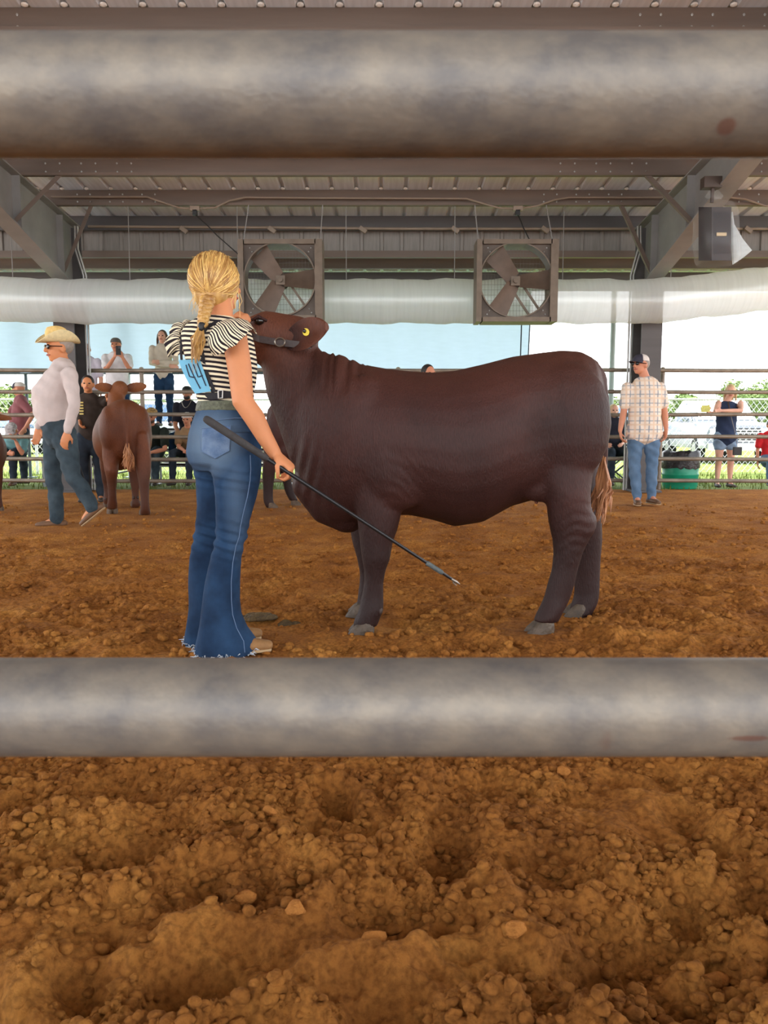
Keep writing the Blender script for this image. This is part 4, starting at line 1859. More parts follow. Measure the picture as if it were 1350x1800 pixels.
def face_parts(parent, hc, M, k, brow=None, glasses=None):
    hf, s, u = M @ Vector((1, 0, 0)), M @ Vector((0, 1, 0)), M @ Vector((0, 0, 1))
    if glasses:
        g = G()
        for q in (-1, 1):
            g.ell(hc + hf * .092 * k + s * q * .033 * k + u * .008 * k, (.010 * k, .030 * k, .021 * k), M, 12, 6)
            g.limb([hc + hf * .088 * k + s * q * .062 * k + u * .012 * k, hc + s * q * .086 * k + u * .008 * k], .004 * k, 6)
        g.limb([hc + hf * .1 * k + s * .03 * k + u * .014 * k, hc + hf * .1 * k - s * .03 * k + u * .014 * k], .004 * k, 6)
        g.build('glasses', glasses, parent)
    else:
        for q in (-1, 1):
            g = G()
            g.ell(hc + hf * .0855 * k + s * q * .033 * k + u * .006 * k, (.009 * k, .015 * k, .009 * k), M, 10, 6)
            g.build('eye', M_EYE, parent)
    g = G()
    g.limb([hc + hf * .083 * k + s * .026 * k - u * .056 * k, hc + hf * .094 * k - u * .055 * k, hc + hf * .083 * k - s * .026 * k - u * .056 * k], [.005 * k, .008 * k, .005 * k], 8)
    g.build('mouth', M_LIP, parent)


def cap(parent, hc, M, k, m_front, m_back, backwards=False, name='cap', tilt=0.0):
    hf, s, u = M @ Vector((1, 0, 0)), M @ Vector((0, 1, 0)), M @ Vector((0, 0, 1))
    f = -hf if backwards else hf
    R = []
    for i in range(8):
        a = PI / 2 * i / 7.3
        rr = math.cos(a) ** .8
        ring = []
        for j in range(24):
            q = 2 * PI * j / 24
            ring.append(hc + u * (.040 + .082 * math.sin(a)) * k + f * (.104 * rr * math.cos(q) - .006) * k + s * .087 * rr * math.sin(q) * k)
        R.append(ring)
    g = G()
    g.rings(R)
    c = g.build(name, m_back, parent)
    # front panels
    g = G()
    R = []
    for i in range(7):
        a = PI / 2 * i / 6.6
        rr = math.cos(a) ** .8
        ring = []
        for rad in (1.035, 1.0):
            rng_ = [(j / 8 - .5) * 2.1 for j in range(9)]
            if rad == 1.0:
                rng_ = rng_[::-1]
            for q in rng_:
                ring.append(hc + u * (.040 + .083 * math.sin(a)) * k + f * (.104 * rr * rad * math.cos(q) - .006) * k + s * .087 * rr * rad * math.sin(q) * k)
        R.append(ring)
    g.rings(R)
    g.build('cap_front', m_front, c)
    # curved brim
    R = []
    for i in range(7):
        w = i / 6
        ring = []
        for lay in (0, 1):
            rng_ = [(j / 10 - .5) * 2 for j in range(11)]
            if lay:
                rng_ = rng_[::-1]
            for q in rng_:
                rx = (.098 + .075 * w * math.cos(q * .9) ** .8) * k
                ring.append(hc + f * (rx * math.cos(q * 1.15) + (.0 if w == 0 else .0)) + s * (.085 + .004 * w) * k * math.sin(q * 1.15) + u * (.046 - .010 * w - .022 * (abs(q) ** 2) * w - lay * .005 - tilt * w) * k)
        R.append(ring)
    g = G()
    g.rings(R)
    g.build('brim', m_front, c)
    return c


def hair_cap(parent, hc, M, k, m, long=0.0, name='hair'):
    hf, s, u = M @ Vector((1, 0, 0)), M @ Vector((0, 1, 0)), M @ Vector((0, 0, 1))
    g = G()
    g.ell(hc + u * .030 * k - hf * .020 * k, (.098 * k, .085 * k, .095 * k), M)
    if long:
        for q in (-1, 1):
            g.limb([hc + s * q * .07 * k + u * .03 * k - hf * .01 * k, hc + s * q * .088 * k - u * .05 * k - hf * .01 * k, hc + s * q * .095 * k - u * long * k + hf * .0 * k],
                   [(.03 * k, .025 * k), (.035 * k, .022 * k), (.02 * k, .012 * k)], 10, hf)
        g.limb([hc - hf * .07 * k, hc - hf * .085 * k - u * .1 * k, hc - hf * .085 * k - u * long * k], [(.075 * k, .03 * k), (.085 * k, .03 * k), (.06 * k, .015 * k)], 12, s)
    return solid(name, g, m, parent, .010, 3)


def shoe(parent, an, toe, H, m, name='shoe', sole=None):
    k = H / 1.75
    toe = Vector((toe[0], toe[1], toe[2] if len(toe) > 2 else 0)).normalized()
    upv = Vector((0, 0, 1)) - toe * toe.z
    upv.normalize()
    bot = an - upv * .075 * k
    g = G()
    sd = toe.cross(upv)
    g.limb([bot - toe * .06 * k + upv * .035 * k, bot + upv * .042 * k, bot + toe * .09 * k + upv * .034 * k, bot + toe * .175 * k + upv * .027 * k],
           [(.036 * k, .036 * k), (.040 * k, .042 * k), (.046 * k, .032 * k), (.034 * k, .022 * k)], 14, sd)
    g.limb([bot + upv * .05 * k - toe * .01 * k, an + upv * .03 * k - toe * .01 * k], [.042 * k, .040 * k], 12)
    o = g.build(name, m, parent)
    if sole:
        g = G()
        g.limb([bot - toe * .075 * k + upv * .006 * k, bot + upv * .006 * k, bot + toe * .09 * k + upv * .006 * k, bot + toe * .18 * k + upv * .008 * k],
               [(.036 * k, .010), (.040 * k, .010), (.047 * k, .010), (.034 * k, .010)], 14, sd)
        g.build('sole', sole, o)
    return o


def skeleton(x, y, z, H, a, sit=None):
    """default joints; a = heading of the body in degrees (-90 looks at the camera)"""
    a = math.radians(a)
    f = Vector((math.cos(a), math.sin(a), 0))
    s = Vector((-math.sin(a), math.cos(a), 0))
    u = Vector((0, 0, 1))
    B = Vector((x, y, z))
    J = dict(f=f, s=s)
    if sit is None:
        hip = B + u * .515 * H
    else:
        hip = B + u * (sit + .05 * H)
    up = .325 * H
    lean = 0
    J['hip'] = hip
    J['chest'] = hip + u * .22 * H
    J['neck'] = hip + u * .325 * H
    J['head'] = hip + u * .415 * H + f * .012 * H
    for n, q in (('L', 1), ('R', -1)):
        J['sh' + n] = hip + u * .300 * H + s * q * .108 * H
        J['el' + n] = hip + u * .118 * H + s * q * .135 * H - f * .01 * H
        J['wr' + n] = hip - u * .030 * H + s * q * .140 * H + f * .03 * H
        J['hp' + n] = hip + s * q * .052 * H
        if sit is None:
            J['kn' + n] = B + u * .285 * H + s * q * .058 * H + f * .012 * H
            J['an' + n] = B + u * .048 * H + s * q * .062 * H
        else:
            J['kn' + n] = hip + f * .245 * H + s * q * .085 * H
            J['an' + n] = Vector(J['kn' + n]) + f * .02 * H
            J['an' + n].z = z + .048 * H
        J['to' + n] = f + s * q * .15
    J['face'] = f.copy()
    J['up'] = u
    return J


def folds(amp):
    def f_(V):
        P = V.copy()
        x, y, z = V[:, 0], V[:, 1], V[:, 2]
        P[:, 0] += amp * .7 * np.sin(z * 52 + y * 23 + 2 * np.sin(x * 11))
        P[:, 1] += amp * np.sin(z * 44 + x * 37 + 1.5 * np.sin(z * 9))
        return P
    return f_


def person(label, x, y, z, H, a, shirt, pants, skin, sit=None, over=None, fat=1.0, belly=0.0, bel_u=.22, shirt_lo=None, trou_hi=None, sleeve='short', legs='long', shoes=None, voxel=.0125,
           group=None, hands=(.35, .35), palms=None, flare=1.0, hem=0.0, soles=None, chestw=1.0, hsc=1.0):
    J = skeleton(x, y, z, H, a, sit)
    if over:
        for k_, v in over.items():
            J[k_] = v
    f, s = J['f'], J['s']
    t = thing('person', label, 'person', (x, y, z), group)
    k = H / 1.75

    def torso(g, e, lo=-.05, hi=1.0, sc=1.0, hemw=False):
        hip, nk = Vector(J['hip']), Vector(J['neck'])
        ax = nk - hip
        st = [(-.17, .135, .090), (0, .155, .105), (.12, .148, .102), (.25, .140, .098), (.5, .148, .108), (.74, .166, .112), (.86, .160, .096), (.94, .125, .085), (1.0, .078, .066)]
        if hemw:
            st[0] = (-.09, .178, .128)
            st[1] = (0, .166, .116)
        pts, rd = [], []
        for (u_, w_, d_) in st:
            if u_ < lo or u_ > hi:
                continue
            bl = belly * math.exp(-((u_ - bel_u) / .28) ** 2)
            pts.append(hip + ax * u_ + f * bl * .55 * k)
            rd.append((w_ * k * fat * chestw * sc + e + bl * .35 * k, d_ * k * fat * sc + e + bl * .5 * k))
        g.limb(pts, rd, 20, s)

    def legsg(g, e, end=1.0, fl=1.0):
        for n in 'LR':
            h_, kn, an = Vector(J['hp' + n]), Vector(J['kn' + n]), Vector(J['an' + n])
            up_ = h_ * .92 + Vector(J['hip']) * .08
            pts = [up_, h_ * .55 + kn * .45, kn]
            rd = [(.093 * k * fat + e), (.080 * k * fat + e), (.056 * k * fat + e)]
            if end > .5:
                pts += [kn * .65 + an * .35 - f * .012 * k * (1 if sit is None else 0), an]
                rd += [.057 * k * fat ** .6 + e, .038 * k + e * fl * 1.2]
            else:
                pts = [up_, h_ * .7 + kn * .3, h_ * (1 - end * 1.3) + kn * end * 1.3]
                rd = [.093 * k * fat + e, .088 * k * fat + e, .085 * k * fat + e]
            g.limb(pts, rd, 14)

    def arms(g, e, end=1.0):
        for n in 'LR':
            S_, E_, W_ = Vector(J['sh' + n]), Vector(J['el' + n]), Vector(J['wr' + n])
            if end <= .5:
                q = end * 2
                g.limb([S_ - Vector((0, 0, .01)), S_ * (1 - q * .5) + E_ * q * .5, S_ * (1 - q) + E_ * q], [.058 * k * fat ** .7 + e, .052 * k * fat ** .7 + e * 1.3, .047 * k * fat ** .7 + e * 1.6], 12)
            else:
                g.limb([S_ - Vector((0, 0, .01)), S_ * .5 + E_ * .5, E_, E_ * .6 + W_ * .4, E_ * (1 - (end - .5) * 2) + W_ * ((end - .5) * 2)],
                       [.056 * k * fat ** .7 + e, .050 * k * fat ** .7 + e, .041 * k + e, .040 * k + e, .028 * k + e], 12)
    # body
    g = G()
    torso(g, -.006)
    legsg(g, -.006)
    arms(g, -.002)
    hc = Vector(J['head'])
    nk = Vector(J['neck'])
    g.limb([nk - (hc - nk) * .3, nk, hc - (hc - nk) * .25], [.075 * k, .058 * k, .052 * k], 12)
    M, u, ss, kk = head_shape(g, hc, J['face'], H * hsc, J['up'])
    for i, n in enumerate('LR'):
        w_, e_ = Vector(J['wr' + n]), Vector(J['el' + n])
        d_ = J.get('hd' + n, (w_ - e_))
        pn = palms[i] if palms and palms[i] is not None else (Vector(J['s']) * (-1 if n == 'L' else 1) + f * .2)
        hand(g, w_, d_, pn, (1 if n == 'L' else -1) * J.get('th' + n, 1), .185 * k, hands[i], .0095)
    for n in 'LR':
        an = Vector(J['an' + n])
        to = Vector(J['to' + n]).normalized()
        g.limb([an, an - Vector((0, 0, .04 * k)) + to * .1 * k], [.036 * k, .03 * k], 10)
    solid('body', g, skin, t, voxel, 4, .5)
    # shirt
    if shirt is not None:
        g = G()
        torso(g, .010, lo=shirt_lo if shirt_lo is not None else (-.1 if hem else -.05), hi=.95 if sleeve != 'none' else .87, hemw=bool(hem))
        if sleeve == 'short':
            arms(g, .012, .36)
        elif sleeve == 'long':
            arms(g, .011, .97)
        solid('shirt', g, shirt, t, voxel, 3, .5, folds(.004))
    # trousers
    if pants is not None:
        g = G()
        torso(g, .006, lo=-.2, hi=trou_hi if trou_hi else (.3 if belly == 0 else .1))
        legsg(g, .011, 1.0 if legs == 'long' else .34, flare)
        V = solid('trousers' if legs == 'long' else 'shorts', g, pants, t, voxel, 3, .5, folds(.006))
    if shoes is not None:
        for n in 'LR':
            shoe(t, Vector(J['an' + n]), J['to' + n], H, shoes, 'shoe', soles)
    J['M'], J['k'], J['hc'] = M, kk, hc
    return t, J
# ================================================================ BLONDE HANDLER (main person)
GD = 3.2
gbase = W(392, 1148, 3.15)
girl = thing('person', 'blonde handler in striped top and flared jeans, back to the camera, holding a show stick', 'person', (gbase.x, 3.2, 0))
gf = Vector((math.cos(math.radians(55)), math.sin(math.radians(55)), 0))
gs = Vector((-gf.y, gf.x, 0))
UP = Vector((0, 0, 1))

NEARLEG = [(760, 372, 457, 3.13, .10), (800, 366, 459, 3.13, .10), (825, 372, 459, 3.13, .098), (845, 376, 457, 3.125, .092), (873, 379, 451, 3.12, .085), (900, 380, 443, 3.12, .078), (924, 380, 437, 3.12, .070), (944, 379, 434, 3.12, .066), (960, 376, 428, 3.12, .063),
           (989, 368, 423, 3.125, .064), (1022, 361, 421, 3.13, .068), (1056, 357, 422, 3.13, .072), (1080, 353, 425, 3.13, .078), (1104, 349, 434, 3.13, .086), (1127, 345, 449, 3.13, .096), (1147, 341, 452, 3.13, .10)]
FARLEG = [(760, 338, 440, 3.29, .10), (800, 334, 430, 3.30, .10), (844, 345, 425, 3.305, .09), (889, 347, 420, 3.31, .08), (924, 344, 412, 3.31, .07), (951, 339, 404, 3.31, .065), (978, 334, 398, 3.31, .065), (1022, 332, 394, 3.31, .068),
          (1067, 331, 394, 3.31, .075), (1100, 330, 398, 3.31, .085), (1118, 328, 404, 3.31, .093), (1130, 325, 408, 3.31, .096)]
HIPS = [(712, 351, 446, 3.2, .115), (728, 345, 450, 3.2, .128), (745, 339, 454, 3.2, .142), (763, 334, 456, 3.2, .155), (794, 330, 459, 3.21, .165), (812, 334, 459, 3.21, .155), (826, 345, 456, 3.21, .12)]
TORSO = [(556, 352, 408, 3.2, .055), (566, 336, 424, 3.19, .075), (575, 324, 436, 3.19, .088), (588, 319, 443, 3.19, .10), (605, 321, 447, 3.19, .112), (630, 327, 451, 3.19, .122), (650, 333, 452, 3.19, .122), (670, 340, 450, 3.19, .115), (692, 346, 446, 3.195, .108), (712, 351, 445, 3.2, .108), (722, 350, 446, 3.2, .11)]

SR = W(412, 590, 3.06)
ER = W(427, 706, 3.0)
WR = W(483, 797, 3.0)
SL = W(322, 590, 3.33)
EL = W(400, 640, 3.62)
WL = W(400, 575, 3.5)
HC = W(383, 500, 3.22)

# body: one skin from head to ankles
g = G()
g.slices([(r[0], r[1] + 3, r[2] - 3, r[3], r[4] - .01) for r in TORSO])
g.slices([(r[0], r[1] + 4, r[2] - 4, r[3], r[4] - .012) for r in HIPS])
g.slices([(r[0], r[1] + 6, r[2] - 6, r[3], r[4] - .015) for r in NEARLEG[:12]])
g.slices([(r[0], r[1] + 6, r[2] - 6, r[3], r[4] - .015) for r in FARLEG[:10]])
g.limb([SR + Vector((-.03, .03, -.01)), SR, SR * .5 + ER * .5 + Vector((.004, 0, 0)), ER, ER * .68 + WR * .32 + Vector((.004, 0, .004)), ER * .3 + WR * .7, WR],
       [.045, .05, .0475, .042, .041, .033, .0265], 16)
g.limb([SL, EL, EL * .5 + WL * .5, WL], [.047, .040, .036, .025], 14)
g.limb([W(386, 575, 3.2), W(387, 550, 3.2), W(388, 520, 3.215)], [.062, .052, .05], 14)
ghf = Vector((math.cos(math.radians(48)), math.sin(math.radians(48)), .06))
GM, gu, gss, gk = head_shape(g, HC, ghf, 1.62)
# right hand closed round the stick, left hand up at the halter
stick_dir = (W(808, 1027, 3.12) - W(363, 737, 2.93)).normalized()
hd = (W(512, 822, 3.0) - WR).normalized()
hand(g, WR, hd, Vector((-.35, .25, -1)), -1, .170, .98, .0095)
hand(g, WL, (W(416, 556, 3.48) - WL), Vector((.9, -.2, .1)), 1, .165, 1.0, .0092)
solid('body', g, M_SKIN_A, girl, .0062, 4, .5)
face_parts(girl, HC, GM, gk)

# finger nails on the gripping hand are too small to see; jeans


def jean_disp(V):
    P = V.copy()
    z = P[:, 2]
    x = P[:, 0]
    y = P[:, 1]
    # creases at knee, behind the thigh and at the shin
    kz = W(400, 948, 3.12).z
    m = np.exp(-((z - kz) / .075) ** 2)
    P[:, 1] -= m * .006 * np.sin(z * 150 + x * 45)
    P[:, 0] += m * .0035 * np.sin(z * 120 + y * 30)
    hz = W(400, 842, 3.12).z
    m = np.exp(-((z - hz) / .05) ** 2)
    P[:, 1] -= m * .005 * np.sin(z * 170 + x * 28)
    m = np.clip((kz - z) / .5, 0, 1)
    P[:, 1] -= m * .008 * np.sin(x * 50 + z * 14)
    P[:, 0] += m * .005 * np.sin(z * 22 + y * 30)
    return P


def jean_fade(V):
    c = np.array(W(372, 775, 3.05))
    d = np.sqrt(((V[:, 0] - c[0]) / .12) ** 2 + ((V[:, 2] - c[2]) / .13) ** 2)
    fd = .75 * np.clip(1.25 - d, 0, 1)
    c = np.array(W(415, 870, 3.05))
    d = np.sqrt(((V[:, 0] - c[0]) / .05) ** 2 + ((V[:, 2] - c[2]) / .28) ** 2)
    fd = np.maximum(fd, .22 * np.clip(1.2 - d, 0, 1))
    # pale side seam
    return {'fade': fd}


g = G()
g.slices([HIPS[0]] + HIPS[1:])
g.slices(NEARLEG)
g.slices(FARLEG)
jeans = solid('jeans', g, M_DENIM, girl, .0068, 3, .5, jean_disp, jean_fade)
# back pocket
M_POCK = mat('pocket_denim', srgb(116, 138, 166), .85, .25, 18, .4, 220, col2=srgb(70, 98, 136))
M_STIT = mat('stitching', srgb(88, 110, 140), .8, .1)
pk = [(351, 754), (405, 748), (403, 792), (378, 806), (353, 793)]


def hip_front(px, py, ex=.006):
    """point on the camera-facing surface of the hips"""
    ys = [r[0] for r in HIPS]
    xl = np.interp(py, ys, [r[1] for r in HIPS])
    xr = np.interp(py, ys, [r[2] for r in HIPS])
    hd_ = np.interp(py, ys, [r[4] for r in HIPS])
    d_ = np.interp(py, ys, [r[3] for r in HIPS])
    u = (px - (xl + xr) / 2) / ((xr - xl) / 2)
    u = max(-.98, min(.98, u))
    dep = d_ - hd_ * (1 - abs(u) ** 2.3) ** (1 / 2.3) - ex
    return W(px, py, dep)


R = []
n_ = 10
for j in range(n_ + 1):
    v = j / n_
    ring = []
    for i in range(n_ + 1):
        u = i / n_
        top = np.array(pk[0]) * (1 - u) + np.array(pk[1]) * u
        if u < .5:
            bt = np.array(pk[4]) * (1 - u * 2) + np.array(pk[3]) * u * 2
        else:
            bt = np.array(pk[3]) * (2 - u * 2) + np.array(pk[2]) * (u * 2 - 1)
        q = top * (1 - v) + bt * v
        ring.append(tuple(q))
    R.append(ring)
V, Fc = [], []
for ex in (.018, -.004):
    for r in R:
        for q in r:
            V.append(hip_front(q[0], q[1], ex))
m_ = n_ + 1
for j in range(n_):
    for i in range(n_):
        a = j * m_ + i
        Fc.append((a, a + 1, a + m_ + 1, a + m_))
        b = a + m_ * m_
        Fc.append((b, b + m_, b + m_ + 1, b + 1))
bd = [i for i in range(m_)] + [j * m_ + n_ for j in range(1, m_)] + [n_ * m_ + i for i in range(n_ - 1, -1, -1)] + [j * m_ for j in range(n_ - 1, 0, -1)]
for i in range(len(bd)):
    a, b = bd[i], bd[(i + 1) % len(bd)]
    Fc.append((a, a + m_ * m_, b + m_ * m_, b))
po = mk('back_pocket', V, Fc, M_POCK, jeans)
po['label'] = 'faded back pocket'
g = G()
bp_ = pk + [pk[0]]
ln = []
for (a, b) in zip(bp_[:-1], bp_[1:]):
    for q in np.linspace(0, 1, 8)[:-1]:
        ln.append(hip_front(a[0] * (1 - q) + b[0] * q, a[1] * (1 - q) + b[1] * q, .0195))
ln.append(ln[0])
g.tube(ln, .0016, 5)
g.build('pocket_stitching', M_STIT, po)
# second pocket edge at the far side and yoke seam
g = G()
g.tube([hip_front(x_, y_, .006) for x_, y_ in ((338, 752), (360, 741), (385, 738), (412, 735), (440, 735))], .0018, 5)
g.build('yoke_seam', M_STIT, jeans)
g = G()
sx = [(r[2] - 6 - (r[2] - r[1]) * .14, r[0], r[3] - r[4] * .93) for r in NEARLEG[1:]]
g.tube([W(a, b, c - .002) for a, b, c in sx], .0016, 5)
g.build('side_seam', M_STIT, jeans)
# frayed hems
M_FRAY = mat('frayed_threads', srgb(190, 198, 206), .9, .15)
for rows_, lab in ((NEARLEG, 'near'), (FARLEG, 'far')):
    rr = random.Random(len(rows_))
    g = G()
    py, xl, xr, d_, hd_ = rows_[-1]
    for i in range(110):
        q = rr.uniform(0, 2 * PI)
        c = W((xl + xr) / 2, py - 3, d_)
        hw = (xr - xl) / 2 / F * d_
        p = c + Vector((hw * math.cos(q), hd_ * math.sin(q), rr.uniform(-.004, .012)))
        e = p + Vector((rr.gauss(0, .012) + .012 * math.cos(q), rr.gauss(0, .01) + .008 * math.sin(q), rr.uniform(-.014, .006)))
        m1_ = (p + e) / 2 + Vector((rr.gauss(0, .006), rr.gauss(0, .006), rr.uniform(-.004, .01)))
        g.limb([p, m1_, e], [.0022, .0022, .001], 4, None, False)
    o = g.build('frayed_hem', M_FRAY, jeans)
    o['kind'] = 'stuff'
# boots
M_BOOT = mat('suede_boot', srgb(148, 108, 66), .8, .2, 20, .15, 90)
for (px, py, d_, an) in ((441, 1131, 3.13, 12), (425, 1122, 3.31, 18)):
    toe = Vector((math.cos(math.radians(an)), math.sin(math.radians(an)), 0))
    p = W(px, py, d_)
    A_ = Vector((p.x, d_, .075)) - toe * .09
    shoe(girl, A_, toe, 1.62, M_BOOT, 'boot', M_SOLE)

# belt
M_BELT = mat('tooled_belt', srgb(92, 96, 78), .6, .35, 60, .5, 90)
g = G()
R = []
for (py, e) in ((706, .006), (708, .010), (721, .012), (723, .008)):
    xl, xr = np.interp(py, [700, 712, 722], [350, 350.5, 348]), np.interp(py, [700, 712, 722], [446, 446, 449])
    a, b = W(xl, py, 3.2), W(xr, py, 3.2)
    c = (a + b) / 2
    hw = (b - a).length / 2 + e * .5
    R.append([c + Vector((hw * math.copysign(abs(math.cos(q)) ** (2 / 2.3), math.cos(q)), (.112 + e) * math.copysign(abs(math.sin(q)) ** (2 / 2.3), math.sin(q)), 0)) for q in np.linspace(0, 2 * PI, 41)[:-1]])
g.rings(R, False)
g.build('belt', M_BELT, girl)


# striped top
def stripe_material():
    m = bpy.data.materials.new('striped_knit')
    m.use_nodes = True
    nt = m.node_tree
    b = nt.nodes['Principled BSDF']
    b.inputs['Roughness'].default_value = .85
    b.inputs['Specular IOR Level'].default_value = .2
    at = nt.nodes.new('ShaderNodeAttribute')
    at.attribute_name = 'stripe'
    tc = nt.nodes.new('ShaderNodeTexCoord')
    nz = nt.nodes.new('ShaderNodeTexNoise')
    nz.inputs['Scale'].default_value = 14
    nt.links.new(tc.outputs['Object'], nz.inputs['Vector'])
    ma = nt.nodes.new('ShaderNodeMath')
    ma.operation = 'MULTIPLY_ADD'
    nt.links.new(nz.outputs['Fac'], ma.inputs[0])
    ma.inputs[1].default_value = .35
    nt.links.new(at.outputs['Fac'], ma.inputs[2])
    fr = nt.nodes.new('ShaderNodeMath')
    fr.operation = 'FRACT'
    nt.links.new(ma.outputs[0], fr.inputs[0])
    r = nt.nodes.new('ShaderNodeValToRGB')
    r.color_ramp.interpolation = 'LINEAR'
    e = r.color_ramp.elements
    e[0].position = .46
    e[0].color = srgb(40, 34, 40)
    e[1].position = .52
    e[1].color = srgb(238, 226, 196)
    x_ = e.new(.97)
    x_.color = srgb(238, 226, 196)
    x_ = e.new(1.0)
    x_.color = srgb(40, 34, 40)
    nt.links.new(fr.outputs[0], r.inputs[0])
    nt.links.new(r.outputs[0], b.inputs['Base Color'])
    return m


M_STRIPE = stripe_material()
SPER = .0185
g = G()
g.slices(TORSO)
g.limb([SR + Vector((-.07, .06, -.03)), SR + Vector((-.015, .01, -.02))], [.075, .066], 14)
g.limb([SL + Vector((.05, -.03, -.02)), SL + Vector((.0, 0, -.02))], [.07, .062], 14)


def top_disp(V):
    P = V.copy()
    m = np.clip((W(400, 640, 3.2).z - P[:, 2]) / .05 + .6, 0, 1)
    P[:, 1] -= m * .004 * np.sin(P[:, 2] * 90 + P[:, 0] * 40)
    return P


top = solid('striped_top', g, M_STRIPE, girl, .0068, 3, .5, top_disp, lambda V: {'stripe': (V[:, 2] + .12 * V[:, 0]) / SPER + 50})

# ruffled cap sleeves


def ruffle(name, S, sidev, fwdv, a0, a1, r_in, r_out, out, droop, nw, parent, taper=(1.5, 3.5)):
    V, Fc, st = [], [], []
    nu, nv = 90, 14
    for lay in (0, 1):
        for j in range(nv + 1):
            v = j / nv
            for i in range(nu + 1):
                u = i / nu
                q = a0 + (a1 - a0) * u
                edge = min(1, math.sin(PI * min(1, u * taper[0])) ** .5 if u * taper[0] < .5 else 1) * min(1, math.sin(PI * min(1, (1 - u) * taper[1])) ** .5 if (1 - u) * taper[1] < .5 else 1)
                rad = r_in + (r_out - r_in) * v * (0.35 + .65 * edge)
                wob = .010 * v * math.sin(q * nw) + .005 * v * math.sin(q * nw * 2.3 + 1)
                o_ = out * v * edge
                p = S + fwdv * (rad * math.cos(q)) + UP * (rad * math.sin(q) - droop * v * v * edge + wob) + sidev * (-.02 + o_ + wob * .8) - UP * lay * .004
                V.append(p)
                st.append(q * 8.2 + 20 + .6 * v)
    m_ = nu + 1
    off = (nv + 1) * m_
    for j in range(nv):
        for i in range(nu):
            a = j * m_ + i
            Fc.append((a, a + 1, a + m_ + 1, a + m_))
            Fc.append((off + a, off + a + m_, off + a + m_ + 1, off + a + 1))
    for i in range(nu):
        a = nv * m_ + i
        Fc.append((a, a + 1, off + a + 1, off + a))
    return mk(name, V, Fc, M_STRIPE, parent, True, None, {'stripe': st})


rs = -gs
INN = [(430, 563, 3.15), (420, 561, 3.12), (410, 560, 3.09), (398, 561, 3.06), (386, 566, 3.035), (374, 577, 3.015), (365, 594, 3.005)]
OUT = [(451, 590, 3.08), (450, 583, 3.03), (441, 578, 2.96), (431, 589, 2.925), (416, 604, 2.92), (397, 616, 2.935), (374, 627, 2.98)]


def curve_pt(C, u):
    q = u * (len(C) - 1)
    i_ = min(len(C) - 2, int(q))
    f_ = q - i_
    a_, b_ = C[i_], C[i_ + 1]
    p0_, p3_ = C[max(0, i_ - 1)], C[min(len(C) - 1, i_ + 2)]
    r_ = [.5 * (2 * a_[k] + (b_[k] - p0_[k]) * f_ + (2 * p0_[k] - 5 * a_[k] + 4 * b_[k] - p3_[k]) * f_ ** 2 + (3 * a_[k] - p0_[k] - 3 * b_[k] + p3_[k]) * f_ ** 3) for k in range(3)]
    return W(*r_)


V, Fc, st = [], [], []
nu, nv = 100, 16
for lay in (0, 1):
    for j in range(nv + 1):
        v = j / nv
        for i in range(nu + 1):
            u = i / nu
            a_, b_ = curve_pt(INN, u), curve_pt(OUT, u)
            p_ = a_.lerp(b_, v)
            wob = .007 * v * math.sin(u * 34) + .004 * v * math.sin(u * 71 + 1)
            p_ = p_ + Vector((0, -.028 * math.sin(PI * v) + wob + lay * .004, .016 * math.sin(PI * v) * (1 - u) + wob * .6))
            V.append(p_)
            st.append(u * 24 + 20 + .8 * v + .35 * math.sin(v * 7))
m_ = nu + 1
off = (nv + 1) * m_
for j in range(nv):
    for i in range(nu):
        a = j * m_ + i
        Fc.append((a, a + 1, a + m_ + 1, a + m_))
        Fc.append((off + a, off + a + m_, off + a + m_ + 1, off + a + 1))
for i in range(nu):
    a = nv * m_ + i
    Fc.append((a, a + 1, off + a + 1, off + a))
mk('ruffled_sleeve', V, Fc, M_STRIPE, top, True, None, {'stripe': st})
ruffle('ruffled_sleeve', SL + Vector((.03, -.02, -.02)), gs, gf, math.radians(-10), math.radians(220), .072, .105, .045, .04, 9, top)


# show harness with the number card
def back_pt(px, py, ex):
    ys = [r[0] for r in TORSO]
    xl = np.interp(py, ys, [r[1] for r in TORSO])
    xr = np.interp(py, ys, [r[2] for r in TORSO])
    hd_ = np.interp(py, ys, [r[4] for r in TORSO])
    d_ = np.interp(py, ys, [r[3] for r in TORSO])
    u = (px - (xl + xr) / 2) / ((xr - xl) / 2)
    u = max(-.97, min(.97, u))
    dep = d_ - hd_ * (1 - abs(u) ** 2.3) ** (1 / 2.3) - ex
    return W(px, py, dep)


M_STRAP = mat('black_webbing', srgb(30, 28, 34), .75, .1, 40, .2, 200)


def strap(name, line, wpx, parent, m=M_STRAP, ex=.007):
    """flat strap lying on the back along photo points"""
    dense = []
    for (a, b) in zip(line[:-1], line[1:]):
        for q in np.linspace(0, 1, 9)[:-1]:
            dense.append((a[0] * (1 - q) + b[0] * q, a[1] * (1 - q) + b[1] * q))
    dense.append(line[-1])
    R = []
    for i, (x_, y_) in enumerate(dense):
        a, b = dense[max(0, i - 1)], dense[min(len(dense) - 1, i + 1)]
        tx, ty = b[0] - a[0], b[1] - a[1]
        l_ = math.hypot(tx, ty) or 1
        nx, ny = -ty / l_ * wpx / 2, tx / l_ * wpx / 2
        R.append([back_pt(x_ + nx, y_ + ny, ex), back_pt(x_, y_, ex + .002), back_pt(x_ - nx, y_ - ny, ex), back_pt(x_ - nx, y_ - ny, ex - .006), back_pt(x_, y_, ex - .006), back_pt(x_ + nx, y_ + ny, ex - .006)])
    g = G()
    g.rings(R)
    return g.build(name, m, parent)


